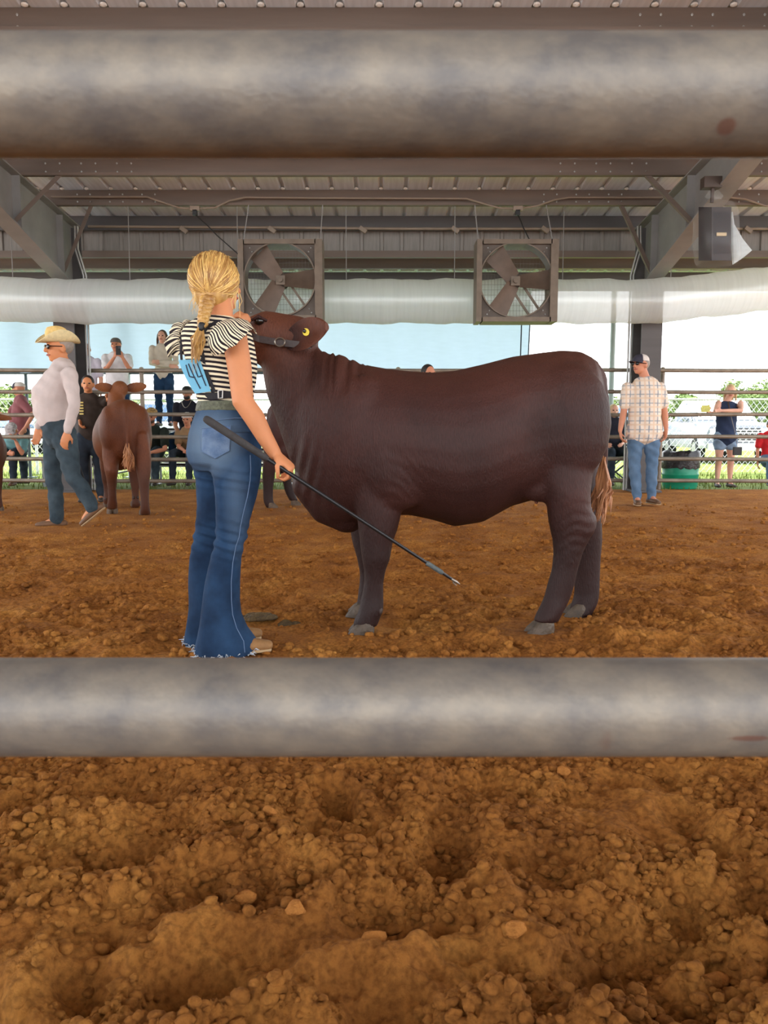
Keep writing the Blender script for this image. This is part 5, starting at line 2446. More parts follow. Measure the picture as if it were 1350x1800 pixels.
har = strap('harness_back_strap', [(386, 559), (367, 573), (359, 590), (355, 620), (357, 640), (364, 660), (372, 680), (376, 690)], 8.5, girl)
har['label'] = 'black webbing show harness'
strap('shoulder_strap', [(346, 566), (330, 572), (319, 590), (318, 618), (320, 640), (326, 655), (336, 675), (346, 690)], 4.5, har)
strap('cross_strap', [(319, 588), (332, 588), (347, 590)], 11, har)
strap('waist_strap', [(345, 693), (360, 696), (380, 696), (400, 694), (420, 692), (440, 690)], 12, har)
g = G()
bk = [(383.5, 686.5), (391.5, 686), (391, 699.5), (384, 700)]
g.tube([back_pt(a, b, .014) for a, b in bk + [bk[0]]], .0028, 6)
bo = g.build('strap_buckle', mat('white_buckle', srgb(230, 230, 226), .4), har)
# card: stiff blue sheet
M_CARD = mat('blue_card', srgb(112, 182, 214), .6, .06, 20)
c4 = [(314, 633), (351, 631), (371, 688), (343, 692)]
nu = 12


def card_pt(u, v, ex=0.0):
    t_ = np.array(c4[0]) * (1 - u) + np.array(c4[1]) * u
    b_ = np.array(c4[3]) * (1 - u) + np.array(c4[2]) * u
    q = t_ * (1 - v) + b_ * v
    bend = -4 * v * (1 - v) * 3 * (1 - u)
    ymin = min(back_pt(xx, yy, .016).y for xx, yy in ((345, 640), (356, 665), (366, 685)))
    return W(q[0] + bend, q[1], ymin - .004 - .012 * (1 - v) - ex)


V, Fc = [], []
for lay in (0, 1):
    for j in range(nu + 1):
        for i in range(nu + 1):
            V.append(card_pt(i / nu, j / nu, -.0015 * lay))
m_ = nu + 1
for j in range(nu):
    for i in range(nu):
        a = j * m_ + i
        Fc.append((a, a + 1, a + m_ + 1, a + m_))
        b = a + m_ * m_
        Fc.append((b, b + m_, b + m_ + 1, b + 1))
card = mk('number_card', V, Fc, M_CARD, har)
card['label'] = 'pale blue exhibitor card with handwritten 44'
M_INK = mat('marker_ink', srgb(18, 34, 60), .6, .05)
for (u0, strokes) in ((.0, [[(.27, .15), (.22, .5), (.47, .55)], [(.40, .12), (.46, .88)]]), (.0, [[(.62, .15), (.62, .54), (.87, .50)], [(.82, .12), (.83, .82)]])):
    g = G()
    for st in strokes:
        pp = []
        for (a, b) in zip(st[:-1], st[1:]):
            for q in np.linspace(0, 1, 6)[:-1]:
                pp.append(card_pt(a[0] * (1 - q) + b[0] * q, a[1] * (1 - q) + b[1] * q, .002))
        pp.append(card_pt(st[-1][0], st[-1][1], .002))
        g.limb(pp, [(.0024, .0012)] * len(pp), 6, (1, 0, 0), False)
    g.build('numeral_four', M_INK, card)

# hair
M_HAIR = mat('blonde_hair', srgb(214, 168, 92), .45, .25, 26, .4, 90, col2=srgb(150, 104, 50), stretch=(1.0, 1.0, .35), spec=.6)
hrr = random.Random(21)
gather = W(364, 528, 3.10)
hx, hu, hs = GM @ Vector((1, 0, 0)), GM @ Vector((0, 0, 1)), GM @ Vector((0, 1, 0))
g = G()
g.ell(HC + hu * .020 - hx * .018, (.100, .089, .104), GM)
g.ell(HC - hu * .045 - hx * .035, (.072, .078, .062), GM)
hair = solid('hair', g, M_HAIR, girl, .008, 3)
hair['label'] = 'blonde hair swept back into a braid'
GS = [G(), G(), G()]
for i in range(640):
    g = GS[hrr.choice((0, 0, 1, 1, 2))]
    # start along the hairline from ear over the forehead to the other ear, sweep over the crown to the gather point
    q = hrr.uniform(-2.4, 2.4)
    el_ = hrr.uniform(-.35, 1.25)
    st = HC + hu * .020 - hx * .018
    pts = []
    a0 = Vector((math.cos(el_) * math.cos(q), math.cos(el_) * math.sin(q), math.sin(el_)))
    ga = GM.inverted() @ (gather - st)
    ga = Vector((ga.x / .1, ga.y / .089, ga.z / .104)).normalized()
    lift = hrr.uniform(1.0, 1.06)
    sway = hrr.gauss(0, .12)
    for v in np.linspace(0, 1, 9):
        om = a0.angle(ga, 1.0)
        so_ = math.sin(om) or 1e-4
        pv = a0 * (math.sin((1 - v) * om) / so_) + ga * (math.sin(v * om) / so_)
        pv = pv + Vector((0, sway * math.sin(v * PI), .4 * sway * math.sin(v * PI * 2)))
        pv.normalize()
        pv = Vector((pv.x * .1, pv.y * .089, pv.z * .104)) * (lift + .02 * math.sin(v * PI))
        pts.append(st + GM @ pv)
    r_ = hrr.uniform(.0012, .0030)
    g.limb(pts, [r_ * .6] + [r_] * 7 + [r_ * .7], 5, None, False)
for i in range(45):   # flyaway hairs on top
    q = hrr.uniform(-PI, PI)
    p = HC + hu * .115 - hx * .02 + hx * .06 * math.cos(q) + hs * .06 * math.sin(q) - hu * .02
    e = p + hu * hrr.uniform(.002, .014) + hx * hrr.gauss(0, .012) + hs * hrr.gauss(0, .012)
    g.limb([p, (p + e) / 2 + hu * .008, e], [.001, .001, .0006], 4, None, False)
for i in range(16):   # loose strands at the neck
    p = W(hrr.choice([343, 346, 416, 419]), 515, 3.16) + Vector((hrr.gauss(0, .006), hrr.gauss(0, .02), 0))
    e = p + Vector((hrr.gauss(0, .012), hrr.gauss(0, .01), -hrr.uniform(.05, .1)))
    g.limb([p, (p + e) / 2 + Vector((hrr.gauss(0, .008), 0, 0)), e], [.0014, .0012, .0006], 4, None, False)
M_HAIRS = [M_HAIR, mat('blonde_light', srgb(226, 188, 114), .4, .15, 30, spec=.6), mat('blonde_dark', srgb(174, 130, 72), .5, .2, 30)]
for g, mm_ in zip(GS, M_HAIRS):
    o = g.build('hair_strands', mm_, hair)
    o['kind'] = 'stuff'
# braid: three strands weaving
bl = [W(364, 524, 3.115), W(361, 540, 3.09), W(357, 556, 3.072), W(355, 574, 3.06)]


def along(v):
    v = v * 3
    i = min(2, int(v))
    return bl[i].lerp(bl[i + 1], v - i)


for b_ in range(3):
    pts, rd = [], []
    for v in np.linspace(0, 1, 34):
        ph = v * 2 * PI * 2.1 + b_ * 2 * PI / 3
        w_ = .021 * (1 - .4 * v)
        pts.append(along(v) + Vector((w_ * math.sin(ph), -.013 * math.cos(2 * ph) * (1 - .3 * v), 0)))
        rd.append(.0138 * (1 - .35 * v))
    g = G()
    g.limb(pts, rd, 9)
    o = g.build('braid_strand', M_HAIR, hair)
g = G()
g.limb([W(355, 571, 3.058), W(354, 578, 3.056)], [(.016, .014), (.016, .014)], 14)
g.build('hair_tie', M_BLACK, hair)
g = G()
for i in range(46):
    a = W(354, 577, 3.056) + Vector((hrr.gauss(0, .006), hrr.gauss(0, .005), 0))
    e = W(hrr.gauss(345, 6), hrr.uniform(610, 640), 3.045 + hrr.gauss(0, .008))
    if i < 4:
        e = W(hrr.uniform(338, 358), hrr.uniform(648, 662), 3.03)
    m1_ = a.lerp(e, .5) + Vector((hrr.gauss(-.008, .013), hrr.gauss(-.006, .006), 0))
    r_ = hrr.uniform(.002, .0048) if i >= 4 else .0013
    g.limb([a, a.lerp(m1_, .5) + Vector((hrr.gauss(0, .004), 0, 0)), m1_, m1_.lerp(e, .5), e], [r_ * .8, r_, r_, r_ * .8, r_ * .3], 5, None, False)
o = g.build('ponytail_end', M_HAIR, hair)
o['kind'] = 'stuff'

# lead strap from the raised hand to the halter
g = G()
g.limb([W(418, 566, 3.47), W(428, 577, 3.5), W(440, 590, 3.52)], [(.003, .010)] * 3, 8, (0, 0, 1), False)
o = g.build('lead_strap', M_LEATHER, None)
tag(o, 'dark leather lead strap between the handler raised hand and the halter', 'lead strap')

# show stick
s0, s1 = W(363, 737, 2.90), W(808, 1027, 3.14)
t = thing('show_stick', 'long black show stick held low across the front of the heifer', 'show stick', (s0 + s1) / 2)
M_STK = mat('black_fibreglass', srgb(26, 26, 28), .35, .1, 20)
M_GRIP = mat('grip_foam', srgb(58, 56, 56), .8, .2, 40, .2, 120)


def sp(v):
    return s0.lerp(s1, v)


g = G()
g.limb([sp(.2), sp(.6), sp(.98)], [.0085, .0075, .006], 12)
g.build('shaft', M_STK, t)
g = G()
g.limb([sp(0), sp(.01), sp(.1), sp(.215), sp(.22)], [.014, .0155, .0150, .0135, .010], 16)
g.build('grip', M_GRIP, t)
g = G()
for v in np.linspace(.862, .915, 8):
    R = sp(v)
    g.limb([sp(v), sp(v + .006)], [.0105, .0098], 10)
o = g.build('wrapped_band', mat('band_grey', srgb(84, 92, 92), .6, .2, 60), t)
o['kind'] = 'stuff'
g = G()
g.limb([sp(.965), sp(.985), sp(1.0)], [.0065, .007, .002], 10)
g.build('metal_tip', M_STEELB, t)
dn = Vector((0, 0, -1))
g = G()
g.limb([sp(.975), sp(.972) + dn * .012, sp(.985) + dn * .014], [.003, .003, .002], 8)
g.build('hook', M_STEELB, t)

# manure on the dirt behind her boots
M_MAN = mat('manure', srgb(74, 58, 36), .8, .4, 40, .7, 80, col2=srgb(112, 92, 58))
for (px, py, w, lab) in ((452, 1092, .075, 'dark dry manure pat on the dirt right beside the flared jeans'), (504, 1092, .075, 'dark dry manure pat on the dirt between handler and heifer')):
    x, y, z = on_ground(px, py)
    rr = random.Random(px)
    g = G()
    for i in range(26):
        q, r_ = rr.uniform(0, 2 * PI), rr.random() ** .5
        sz = rr.uniform(.010, .022)
        g.ell((x + w * r_ * math.cos(q), y + w * .7 * r_ * math.sin(q), z + .006 + .010 * (1 - r_)), (sz * 1.4, sz * 1.1, sz * .7), None, 8, 5)
    g.ell((x, y, z + .002), (w * 1.0, w * .7, .012), None, 14, 5)
    o = solid('manure_pat', g, M_MAN, None, .006, 1)
    tag(o, lab, 'manure', 'manure pats on the dirt')
# ================================================================ OTHER PEOPLE
def cloth(name, c, var=.08):
    return mat(name, c, .85, var, 9, .25, 14, spec=.2, sheen=.05)


def plaid_material():
    m = bpy.data.materials.new('plaid_cotton')
    m.use_nodes = True
    nt = m.node_tree
    b = nt.nodes['Principled BSDF']
    b.inputs['Roughness'].default_value = .85
    b.inputs['Specular IOR Level'].default_value = .2
    tc = nt.nodes.new('ShaderNodeTexCoord')
    sp_ = nt.nodes.new('ShaderNodeSeparateXYZ')
    nt.links.new(tc.outputs['Object'], sp_.inputs[0])
    col = None
    prev = None
    base = nt.nodes.new('ShaderNodeRGB')
    base.outputs[0].default_value = srgb(236, 222, 208)
    prev = base.outputs[0]
    for ax, per, w, c, ph in (('X', .105, .16, srgb(120, 134, 150), 0), ('Z', .105, .13, srgb(140, 150, 160), .03), ('X', .105, .22, srgb(226, 196, 168), .052), ('Z', .105, .22, srgb(226, 200, 172), .08)):
        a = nt.nodes.new('ShaderNodeMath')
        a.operation = 'MULTIPLY_ADD'
        a.inputs[1].default_value = 1 / per
        a.inputs[2].default_value = 10 + ph / per
        nt.links.new(sp_.outputs[ax], a.inputs[0])
        f_ = nt.nodes.new('ShaderNodeMath')
        f_.operation = 'FRACT'
        nt.links.new(a.outputs[0], f_.inputs[0])
        l = nt.nodes.new('ShaderNodeMath')
        l.operation = 'LESS_THAN'
        l.inputs[1].default_value = w
        nt.links.new(f_.outputs[0], l.inputs[0])
        k = nt.nodes.new('ShaderNodeMath')
        k.operation = 'MULTIPLY'
        k.inputs[1].default_value = .7
        nt.links.new(l.outputs[0], k.inputs[0])
        mx = nt.nodes.new('ShaderNodeMix')
        mx.data_type = 'RGBA'
        nt.links.new(k.outputs[0], mx.inputs['Factor'])
        nt.links.new(prev, mx.inputs['A'])
        mx.inputs['B'].default_value = c
        prev = mx.outputs['Result']
    nt.links.new(prev, b.inputs['Base Color'])
    return m


M_GLASS_DK = mat('dark_lens', srgb(24, 22, 26), .15, .05)
M_HAIRBR = mat('brown_hair', srgb(84, 62, 50), .6, .2, 30, .3, 80)
M_HAIRGR = mat('grey_hair', srgb(150, 138, 128), .6, .2, 30, .3, 80)
M_HAIRBL = mat('fair_hair', srgb(206, 176, 132), .6, .2, 30, .3, 80)
M_HAIRDK = mat('dark_hair', srgb(38, 30, 28), .6, .2, 30, .3, 80)
M_WHITE = cloth('white_cotton', srgb(226, 224, 228))
M_LILAC = cloth('pale_lilac_cotton', srgb(206, 200, 214))
M_CAPW = mat('cap_mesh_white', srgb(214, 206, 200), .8, .1, 60)
M_CAPN = mat('cap_navy', srgb(58, 56, 70), .8, .1, 40)
M_CAMO = mat('camo_cloth', srgb(196, 156, 92), .85, .2, 26, col2=srgb(96, 70, 44))
M_CAMOG = mat('grey_camo_cloth', srgb(206, 200, 200), .85, .2, 26, col2=srgb(120, 112, 112))

# ---- 1 man in the cowboy hat, walking left
D1 = 7.35
ov = dict(hip=W(103, 752, D1), chest=W(106, 700, D1), neck=W(112, 640, D1), head=W(103, 612, D1), face=Vector((-.76, -.64, -.05)),
          shL=W(122, 655, D1 - .17), elL=W(131, 712, D1 - .24), wrL=W(118, 760, D1 - .22), shR=W(98, 655, D1 + .2), elR=W(82, 712, D1 + .24), wrR=W(68, 752, D1 + .22),
          hpL=W(112, 762, D1 - .09), hpR=W(97, 762, D1 + .09), knR=W(93, 838, D1 + .08), anR=W(100, 913, D1 + .08), knL=W(128, 838, D1 - .1), anL=W(163, 892, D1 - .1),
          toR=Vector((-1, -.15, 0)), toL=Vector((-.75, -.1, -.62)), hdL=Vector((-.3, -.1, -1)), hdR=Vector((-.2, 0, -1)))
t1, J = person('heavy man in straw cowboy hat and pale shirt walking left across the ring', W(105, 754, D1).x, D1, 0, 1.80, 190, cloth('pale_grey_shirt', srgb(204, 190, 186)), M_DENIM2, M_SKIN_A,
               over=ov, fat=1.12, belly=.14, bel_u=.40, shirt_lo=.1, trou_hi=.13, hsc=1.13, sleeve='long', shoes=M_SHOE, voxel=.0105, hands=(.4, .35), palms=(Vector((0, 1, 0)), Vector((0, -1, 0))), soles=M_SOLE, flare=2.0)
face_parts(t1, J['hc'], J['M'], J['k'], glasses=M_GLASS_DK)
hair_cap(t1, J['hc'] - (J['M'] @ Vector((.012, 0, -.002))), J['M'], J['k'] * .97, M_HAIRGR)
# hat
M_STRAW = mat('straw', srgb(232, 198, 124), .7, .12, 40, .3, 120)
M_STRAWL = mat('straw_brim', srgb(232, 214, 164), .7, .1, 40, .3, 120)
M_ = J['M']
hf, hs_, hu_ = M_ @ Vector((1, 0, 0)), M_ @ Vector((0, 1, 0)), M_ @ Vector((0, 0, 1))
hb = J['hc'] + hu_ * .056
g = G()
R = []
for (h, a, b, pinch) in ((0, .116, .096, 0), (.03, .114, .094, 0), (.08, .108, .088, .05), (.12, .10, .077, .16), (.142, .088, .06, .25), (.134, .05, .03, .3)):
    R.append([hb + hu_ * (h + .012 * math.cos(q) * (h > .05) - .02 * math.cos(q) ** 2 * (h > .09)) + hf * a * math.cos(q) + hs_ * b * math.sin(q) * (1 - pinch * max(0, math.cos(q)) ** 2) for q in np.linspace(0, 2 * PI, 33)[:-1]])
g.rings(R)
hat = g.build('cowboy_hat', M_STRAW, t1)
hat['label'] = 'straw-coloured cowboy hat with a dark band'
g = G()
R = []
for lay in (0, 1):
    for w_ in (np.linspace(0, 1, 7) if lay == 0 else np.linspace(1, 0, 7)):
        ring = []
        for q in np.linspace(0, 2 * PI, 49)[:-1]:
            a, b = .114 + .085 * w_, .094 + .095 * w_
            up_ = (.10 * w_ ** 2 * abs(math.sin(q)) ** 2.2) - .006 * w_ * abs(math.cos(q)) ** 2
            ring.append(hb + hf * a * math.cos(q) + hs_ * b * math.sin(q) * (1 - .10 * w_) + hu_ * (up_ - lay * .005))
        R.append(ring)
R.append(R[0])
g.rings(R, False)
g.build('hat_brim', M_STRAWL, hat)
g = G()
R = [[hb + hu_ * h + hf * a * math.cos(q) + hs_ * (a - .019) * math.sin(q) for q in np.linspace(0, 2 * PI, 33)[:-1]] for h, a in ((.004, .1175), (.02, .1175))]
g.rings(R, False)
g.build('hat_band', mat('hat_band', srgb(60, 38, 26), .6), hat)
g = G()
nk = J['neck']
R = [[Vector(nk) + Vector((0, 0, h)) + Vector((-.02, 0, 0)) + J['f'] * r * math.cos(q) + J['s'] * r * math.sin(q) for q in np.linspace(0, 2 * PI, 25)[:-1]] for h, r in ((-.03, .088), (.0, .085), (.026, .078), (.02, .070), (-.01, .075))]
g.rings(R, False)
g.build('collar', cloth('pale_grey_shirt', srgb(204, 190, 186)), t1)


# ---- 2 young handler behind the smaller heifer
D2 = 9.75
ov = dict(wrR=W(140, 738, D2 - .1), elR=W(138, 715, D2), wrL=W(188, 702, D2 - .1), elL=W(182, 712, D2 + .05))
t2, J = person('young handler in dark zip shirt standing behind the smaller heifer', W(158, 754, D2).x, D2, 0, 1.60, -78, cloth('olive_purple_shirt', srgb(62, 52, 46), .25), M_DENIMD, M_SKIN_A,
               over=ov, sleeve='long', shoes=M_SHOED, hands=(.5, .6))
face_parts(t2, J['hc'], J['M'], J['k'])
hair_cap(t2, J['hc'], J['M'], J['k'], M_HAIRDK)
g = G()
fx = J['f']
for k_ in range(5):
    c = Vector(J['chest']) + fx * .125 + J['s'] * -.07 + Vector((0, 0, .08 - .035 * k_))
    g.box(c, (.05, .012, .018))
g.build('chest_lettering', mat('gold_print', srgb(206, 182, 96), .5), t2, False)['kind'] = 'stuff'
g = G()
a, b = W(131, 792, D2 - .55), W(161, 880, D2 - .35)
g.limb([a, (a + b) / 2, b], [.008, .007, .005], 8)
g.limb([a, a + (a - b).normalized() * .12], [.011, .011], 8)
o = g.build('show_stick', M_STK, None)
tag(o, 'thin black show stick of the young handler beside the smaller heifer', 'show stick')

# ---- 3 older man in white, standing on the bleacher behind the column
t3, J = person('bald man in white T-shirt and dark glasses standing on the bleacher next to the column', W(166, 700, 13.5).x, 13.22, .72, 1.66, -90, M_LILAC, cloth('khaki_shorts', srgb(150, 140, 128)), M_SKIN_D,
               fat=1.1, belly=.06, shoes=M_SHOED)
face_parts(t3, J['hc'], J['M'], J['k'], glasses=M_GLASS_DK)

# ---- 4 man filming with a phone
D4 = 13.22
ov = dict(elL=W(228, 650, D4 - .22), wrL=W(215, 628, D4 - .3), elR=W(186, 650, D4 - .22), wrR=W(201, 628, D4 - .3), hdL=Vector((-.25, -.1, .8)), hdR=Vector((.25, -.1, .8)))
t4, J = person('man in white T-shirt and grey cap filming with a phone on the bleacher', W(208, 700, D4).x, D4, .72, 1.74, -90, M_WHITE, M_DENIM, M_SKIN_B,
               over=ov, fat=1.12, belly=.06, shoes=M_SHOED, hands=(.9, .9), palms=(Vector((-.6, .6, 0)), Vector((.6, .6, 0))), chestw=1.05)
face_parts(t4, J['hc'], J['M'], J['k'])
M_CAPG = mat('cap_grey', srgb(104, 98, 96), .8, .1, 40)
cap(t4, J['hc'], J['M'], J['k'], M_CAPG, M_CAPG, True)
g = G()
c = W(208, 616, D4 - .335)
g.box(c, (.08, .012, .15))
ph = g.build('phone', M_BLACK, None, False)
tag(ph, 'dark phone held up in front of the face of the man in the white T-shirt', 'phone')
g = G()
g.box(c + Vector((.018, -.009, .05)), (.028, .006, .034))
g.build('camera_bump', mat('phone_camera', srgb(70, 74, 84), .3), ph, False)

# ---- 5 woman with crossed arms
D5 = 13.83
ov = dict(elL=W(310, 638, D5 - .12), wrL=W(281, 636, D5 - .22), elR=W(266, 638, D5 - .12), wrR=W(298, 643, D5 - .2), hdL=Vector((-1, -.1, .05)), hdR=Vector((1, -.1, -.1)))
t5, J = person('woman with long grey-brown hair and beige shirt standing with arms crossed on the bleacher', W(289, 700, D5).x, D5, .97, 1.70, -90, cloth('beige_shirt', srgb(208, 196, 180)), M_DENIM, M_SKIN_D,
               over=ov, sleeve='long', shoes=M_SHOED, hands=(.4, .4), palms=(Vector((0, 1, 0)), Vector((0, 1, 0))))
face_parts(t5, J['hc'], J['M'], J['k'])
hair_cap(t5, J['hc'], J['M'], J['k'], M_HAIRBR, .26)

# ---- 6 seated man, dark green shirt and camo cap
D6 = 12.78
x6 = W(266, 700, D6).x
ov = dict(head=W(266, 730, D6 - .28), neck=W(266, 752, D6 - .16), chest=W(266, 770, D6 - .1), shL=W(289, 757, D6 - .16), shR=W(243, 757, D6 - .16), elL=W(290, 790, D6 - .38), elR=W(242, 790, D6 - .38),
          wrL=W(266, 795, D6 - .52), wrR=W(252, 796, D6 - .52), face=Vector((-.1, -1, -.45)), hdL=Vector((-.6, -.5, -.5)), hdR=Vector((.5, -.5, -.5)), up=Vector((0, -.4, 1)))
t6, J = person('seated bearded man in dark green shirt and camo cap leaning on his knees', x6, D6, 0.02, 1.76, -88, cloth('dark_green_shirt', srgb(38, 44, 38)), M_DENIM2, M_SKIN_B, sit=.45, over=ov, fat=1.12, belly=.05, shoes=M_SHOED, hands=(.8, .8))
face_parts(t6, J['hc'], J['M'], J['k'])
g = G()
Mh = J['M']
g.ell(J['hc'] + Mh @ Vector((.045, 0, -.075)), (.05, .055, .045), Mh)
g.build('beard', M_HAIRBR, t6)
c6 = cap(t6, J['hc'], J['M'], J['k'] * 1.02, M_CAMO, M_CAMO, True)
g = G()
g.limb([J['hc'] + Mh @ Vector((.098, .05, .07)), J['hc'] + Mh @ Vector((.108, 0, .068)), J['hc'] + Mh @ Vector((.098, -.05, .07))], [.02, .014, .02], 10)
g.build('sunglasses', M_GLASS_DK, c6)

# ---- 7 seated man in black T-shirt with chain
D7 = 13.3
x7 = W(330, 700, D7).x
ov = dict(wrL=W(345, 770, D7 - .4), wrR=W(318, 772, D7 - .4), elL=W(352, 748, D7 - .15), elR=W(308, 748, D7 - .15))
t7, J = person('bearded man in black T-shirt and silver chain sitting on the second bleacher row', x7, D7, .38, 1.76, -92, cloth('black_tee', srgb(34, 34, 44)), M_DENIM, M_SKIN_C, sit=.34, over=ov, shoes=M_SHOED, fat=1.05, hands=(.6, .6))
face_parts(t7, J['hc'], J['M'], J['k'])
cap(t7, J['hc'], J['M'], J['k'], M_BLACK, M_BLACK, True)
g = G()
g.ell(J['hc'] + J['M'] @ Vector((.045, 0, -.07)), (.052, .058, .045), J['M'])
g.build('beard', M_HAIRDK, t7)
g = G()
nk = Vector(J['neck'])
g.tube([nk + J['f'] * (.09 + .05 * math.cos(q) ** 2) + J['s'] * .085 * math.sin(q) + Vector((0, 0, .03 - .12 * math.cos(q) ** 2)) for q in np.linspace(-PI / 2, PI / 2, 15)], .006, 6)
g.build('chain', M_STEELB, t7)

# ---- 8 boy in tan shirt, white cap
D8 = 12.74
x8 = W(330, 700, D8).x
ov = dict(head=W(329, 737, D8 - .2), neck=W(330, 755, D8 - .12), shL=W(349, 762, D8 - .1), shR=W(313, 762, D8 - .1), elL=W(349, 785, D8 - .25), elR=W(314, 785, D8 - .25), wrL=W(335, 791, D8 - .42), wrR=W(324, 792, D8 - .42), face=Vector((-.1, -1, -.15)))
t8, J = person('boy in tan shirt and backwards white cap sitting on the front bench', x8, D8, .02, 1.60, -95, cloth('tan_shirt', srgb(156, 124, 92)), M_DENIMD, M_SKIN_B, sit=.45, over=ov, shoes=M_SHOED, hands=(.6, .6))
face_parts(t8, J['hc'], J['M'], J['k'])
cap(t8, J['hc'], J['M'], J['k'] * 1.03, M_CAPW, M_CAPW, True)

# ---- 9 man in maroon shirt, profile to the left
D9 = 13.1
ov = dict(face=Vector((-1, -.12, 0)), elL=W(58, 730, D9 - .25), wrL=W(44, 752, D9 - .3), elR=W(15, 730, D9 + .1), wrR=W(4, 728, D9 - .1), hdR=Vector((-1, 0, .1)))
t9, J = person('man in maroon shirt and trucker cap standing in profile behind the fence', W(36, 700, D9).x, D9, 0, 1.72, 205, cloth('maroon_shirt', srgb(138, 84, 88)), M_DENIMD, M_SKIN_B, over=ov, fat=1.15, belly=.08, shoes=M_SHOED)
face_parts(t9, J['hc'], J['M'], J['k'])
cap(t9, J['hc'], J['M'], J['k'], M_CAPN, M_CAPW)

# ---- 10 seated man in teal shirt, face in his hand
D10 = 12.7
x10 = W(24, 700, D10).x
ov = dict(head=W(21, 757, D10 - .34), neck=W(24, 772, D10 - .2), shL=W(43, 775, D10 - .16), shR=W(4, 775, D10 - .16), chest=W(24, 785, D10 - .1), elL=W(38, 797, D10 - .42), wrL=W(28, 776, D10 - .44), elR=W(2, 798, D10 - .3), wrR=W(14, 797, D10 - .48),
          face=Vector((0, -1, -.9)), up=Vector((0, -.8, 1)), hdL=Vector((-.35, 0, 1)), hdR=Vector((1, -.1, 0)))
t10, J = person('seated man in teal shirt and grey camo cap holding his forehead', x10, D10, .02, 1.74, -90, cloth('teal_shirt', srgb(112, 156, 160)), M_DENIMD, M_SKIN_B, sit=.45, over=ov, shoes=M_SHOE, hands=(.5, .7))
face_parts(t10, J['hc'], J['M'], J['k'])
cap(t10, J['hc'], J['M'], J['k'] * 1.05, M_CAMOG, M_CAMOG)

# ---- 11 man in plaid shirt in the ring
D11 = 9.4
ov = dict(face=Vector((-.86, -.5, .0)), head=W(1126, 641, D11), elR=W(1096, 725, D11 - .02), wrR=W(1090, 757, D11 - .06), elL=W(1168, 722, D11), wrL=W(1171, 755, D11 - .05), shL=W(1160, 680, D11), shR=W(1103, 680, D11),
          anL=W(1145, 874, D11 - .02), anR=W(1120, 876, D11 - .08), toL=Vector((.15, -1, 0)), toR=Vector((-.25, -1, 0)), hdR=Vector((.15, -.1, -1)), hdL=Vector((-.1, -.1, -1)))
t11, J = person('man in plaid short-sleeved shirt, jeans and trucker cap standing in the ring', W(1132, 754, D11).x, D11, 0, 1.80, -94, plaid_material(), M_DENIM3, M_SKIN_B, over=ov, fat=1.04, belly=.04, shoes=M_SHOE, voxel=.0105, hem=1, hands=(.45, .45), soles=M_SOLE, chestw=1.12)
face_parts(t11, J['hc'], J['M'], J['k'], glasses=M_GLASS_DK)
hair_cap(t11, J['hc'] + J['M'] @ Vector((-.008, 0, -.008)), J['M'], J['k'] * .96, M_HAIRGR)
cap(t11, J['hc'], J['M'], J['k'], M_CAPN, M_CAPW)

# ---- 12 seated fair-haired person behind the tail
D12 = 13.0
x12 = W(1080, 700, D12).x
ov = dict(wrL=W(1094, 780, D12 - .3), wrR=W(1066, 780, D12 - .3), head=W(1079, 722, D12 - .02))
t12, J = person('fair-haired person in black shirt sitting in a folding chair behind the heifer tail', x12, D12, 0, 1.62, -90, cloth('black_print_shirt', srgb(40, 42, 54), .3), M_DENIMD, M_SKIN_D, sit=.48, over=ov, shoes=M_SHOED, hands=(.4, .4), fat=1.1)
face_parts(t12, J['hc'], J['M'], J['k'])
hair_cap(t12, J['hc'], J['M'], J['k'], M_HAIRBL)
chair = thing('folding_chair', 'dark folding camp chair with crossed legs behind the heifer tail', 'chair', (x12, D12 + .05, 0))
M_CHF = mat('chair_frame', srgb(70, 84, 84), .4, .1, metal=.4)
M_CHC = cloth('chair_canvas', srgb(34, 38, 50))
for s in (-1, 1):
    for q in (-1, 1):
        g = G()
        g.tube([(x12 + s * .27, D12 - .25 * q + .05, 0), (x12 - s * .27, D12 - .25 * q + .05, .44)], .014, 8)
        g.build('crossed_leg', M_CHF, chair)
    g = G()
    g.tube([(x12 + s * .27, D12 + .30, .40), (x12 + s * .29, D12 + .36, .95)], .013, 8)
    g.build('back_post', M_CHF, chair)
    g = G()
    g.tube([(x12 + s * .3, D12 - .2, .62), (x12 + s * .3, D12 + .32, .66)], .02, 8)
    g.build('armrest', M_CHC, chair)
    g = G()
    g.tube([(x12 + s * .29, D12 - .2, .0), (x12 + s * .3, D12 - .2, .62)], .013, 8)
    g.build('front_post', M_CHF, chair)
G().box((x12, D12 + .04, .425), (.54, .5, .02)).build('seat', M_CHC, chair, False)
G().box((x12, D12 + .345, .74), (.54, .015, .4)).build('backrest', M_CHC, chair, False)

# ---- 13 woman in navy tank top leaning on the rail
D13 = 12.45
ov = dict(head=W(1284, 688, D13), elL=W(1303, 722, D13 - .28), wrL=W(1268, 722, D13 - .36), elR=W(1256, 728, D13 - .2), wrR=W(1243, 724, D13 - .42), shL=W(1302, 708, D13), shR=W(1263, 708, D13), face=Vector((-.35, -1, -.2)),
          hdL=Vector((-1, -.1, 0)), hdR=Vector((-.3, -.8, .4)))
t13, J = person('woman in navy sleeveless top and denim shorts leaning on the far fence', W(1276, 754, D13).x, D13, -.02, 1.64, -92, cloth('navy_top', srgb(48, 60, 88)), denim('denim_shorts', srgb(120, 142, 170), srgb(146, 168, 194), srgb(180, 198, 214)), M_SKIN_D, over=ov, sleeve='none', legs='shorts', shoes=M_SHOED, hem=1, fat=1.1, hands=(.5, .5))
face_parts(t13, J['hc'], J['M'], J['k'])
hair_cap(t13, J['hc'], J['M'], J['k'], M_HAIRBL, .16)
g = G()
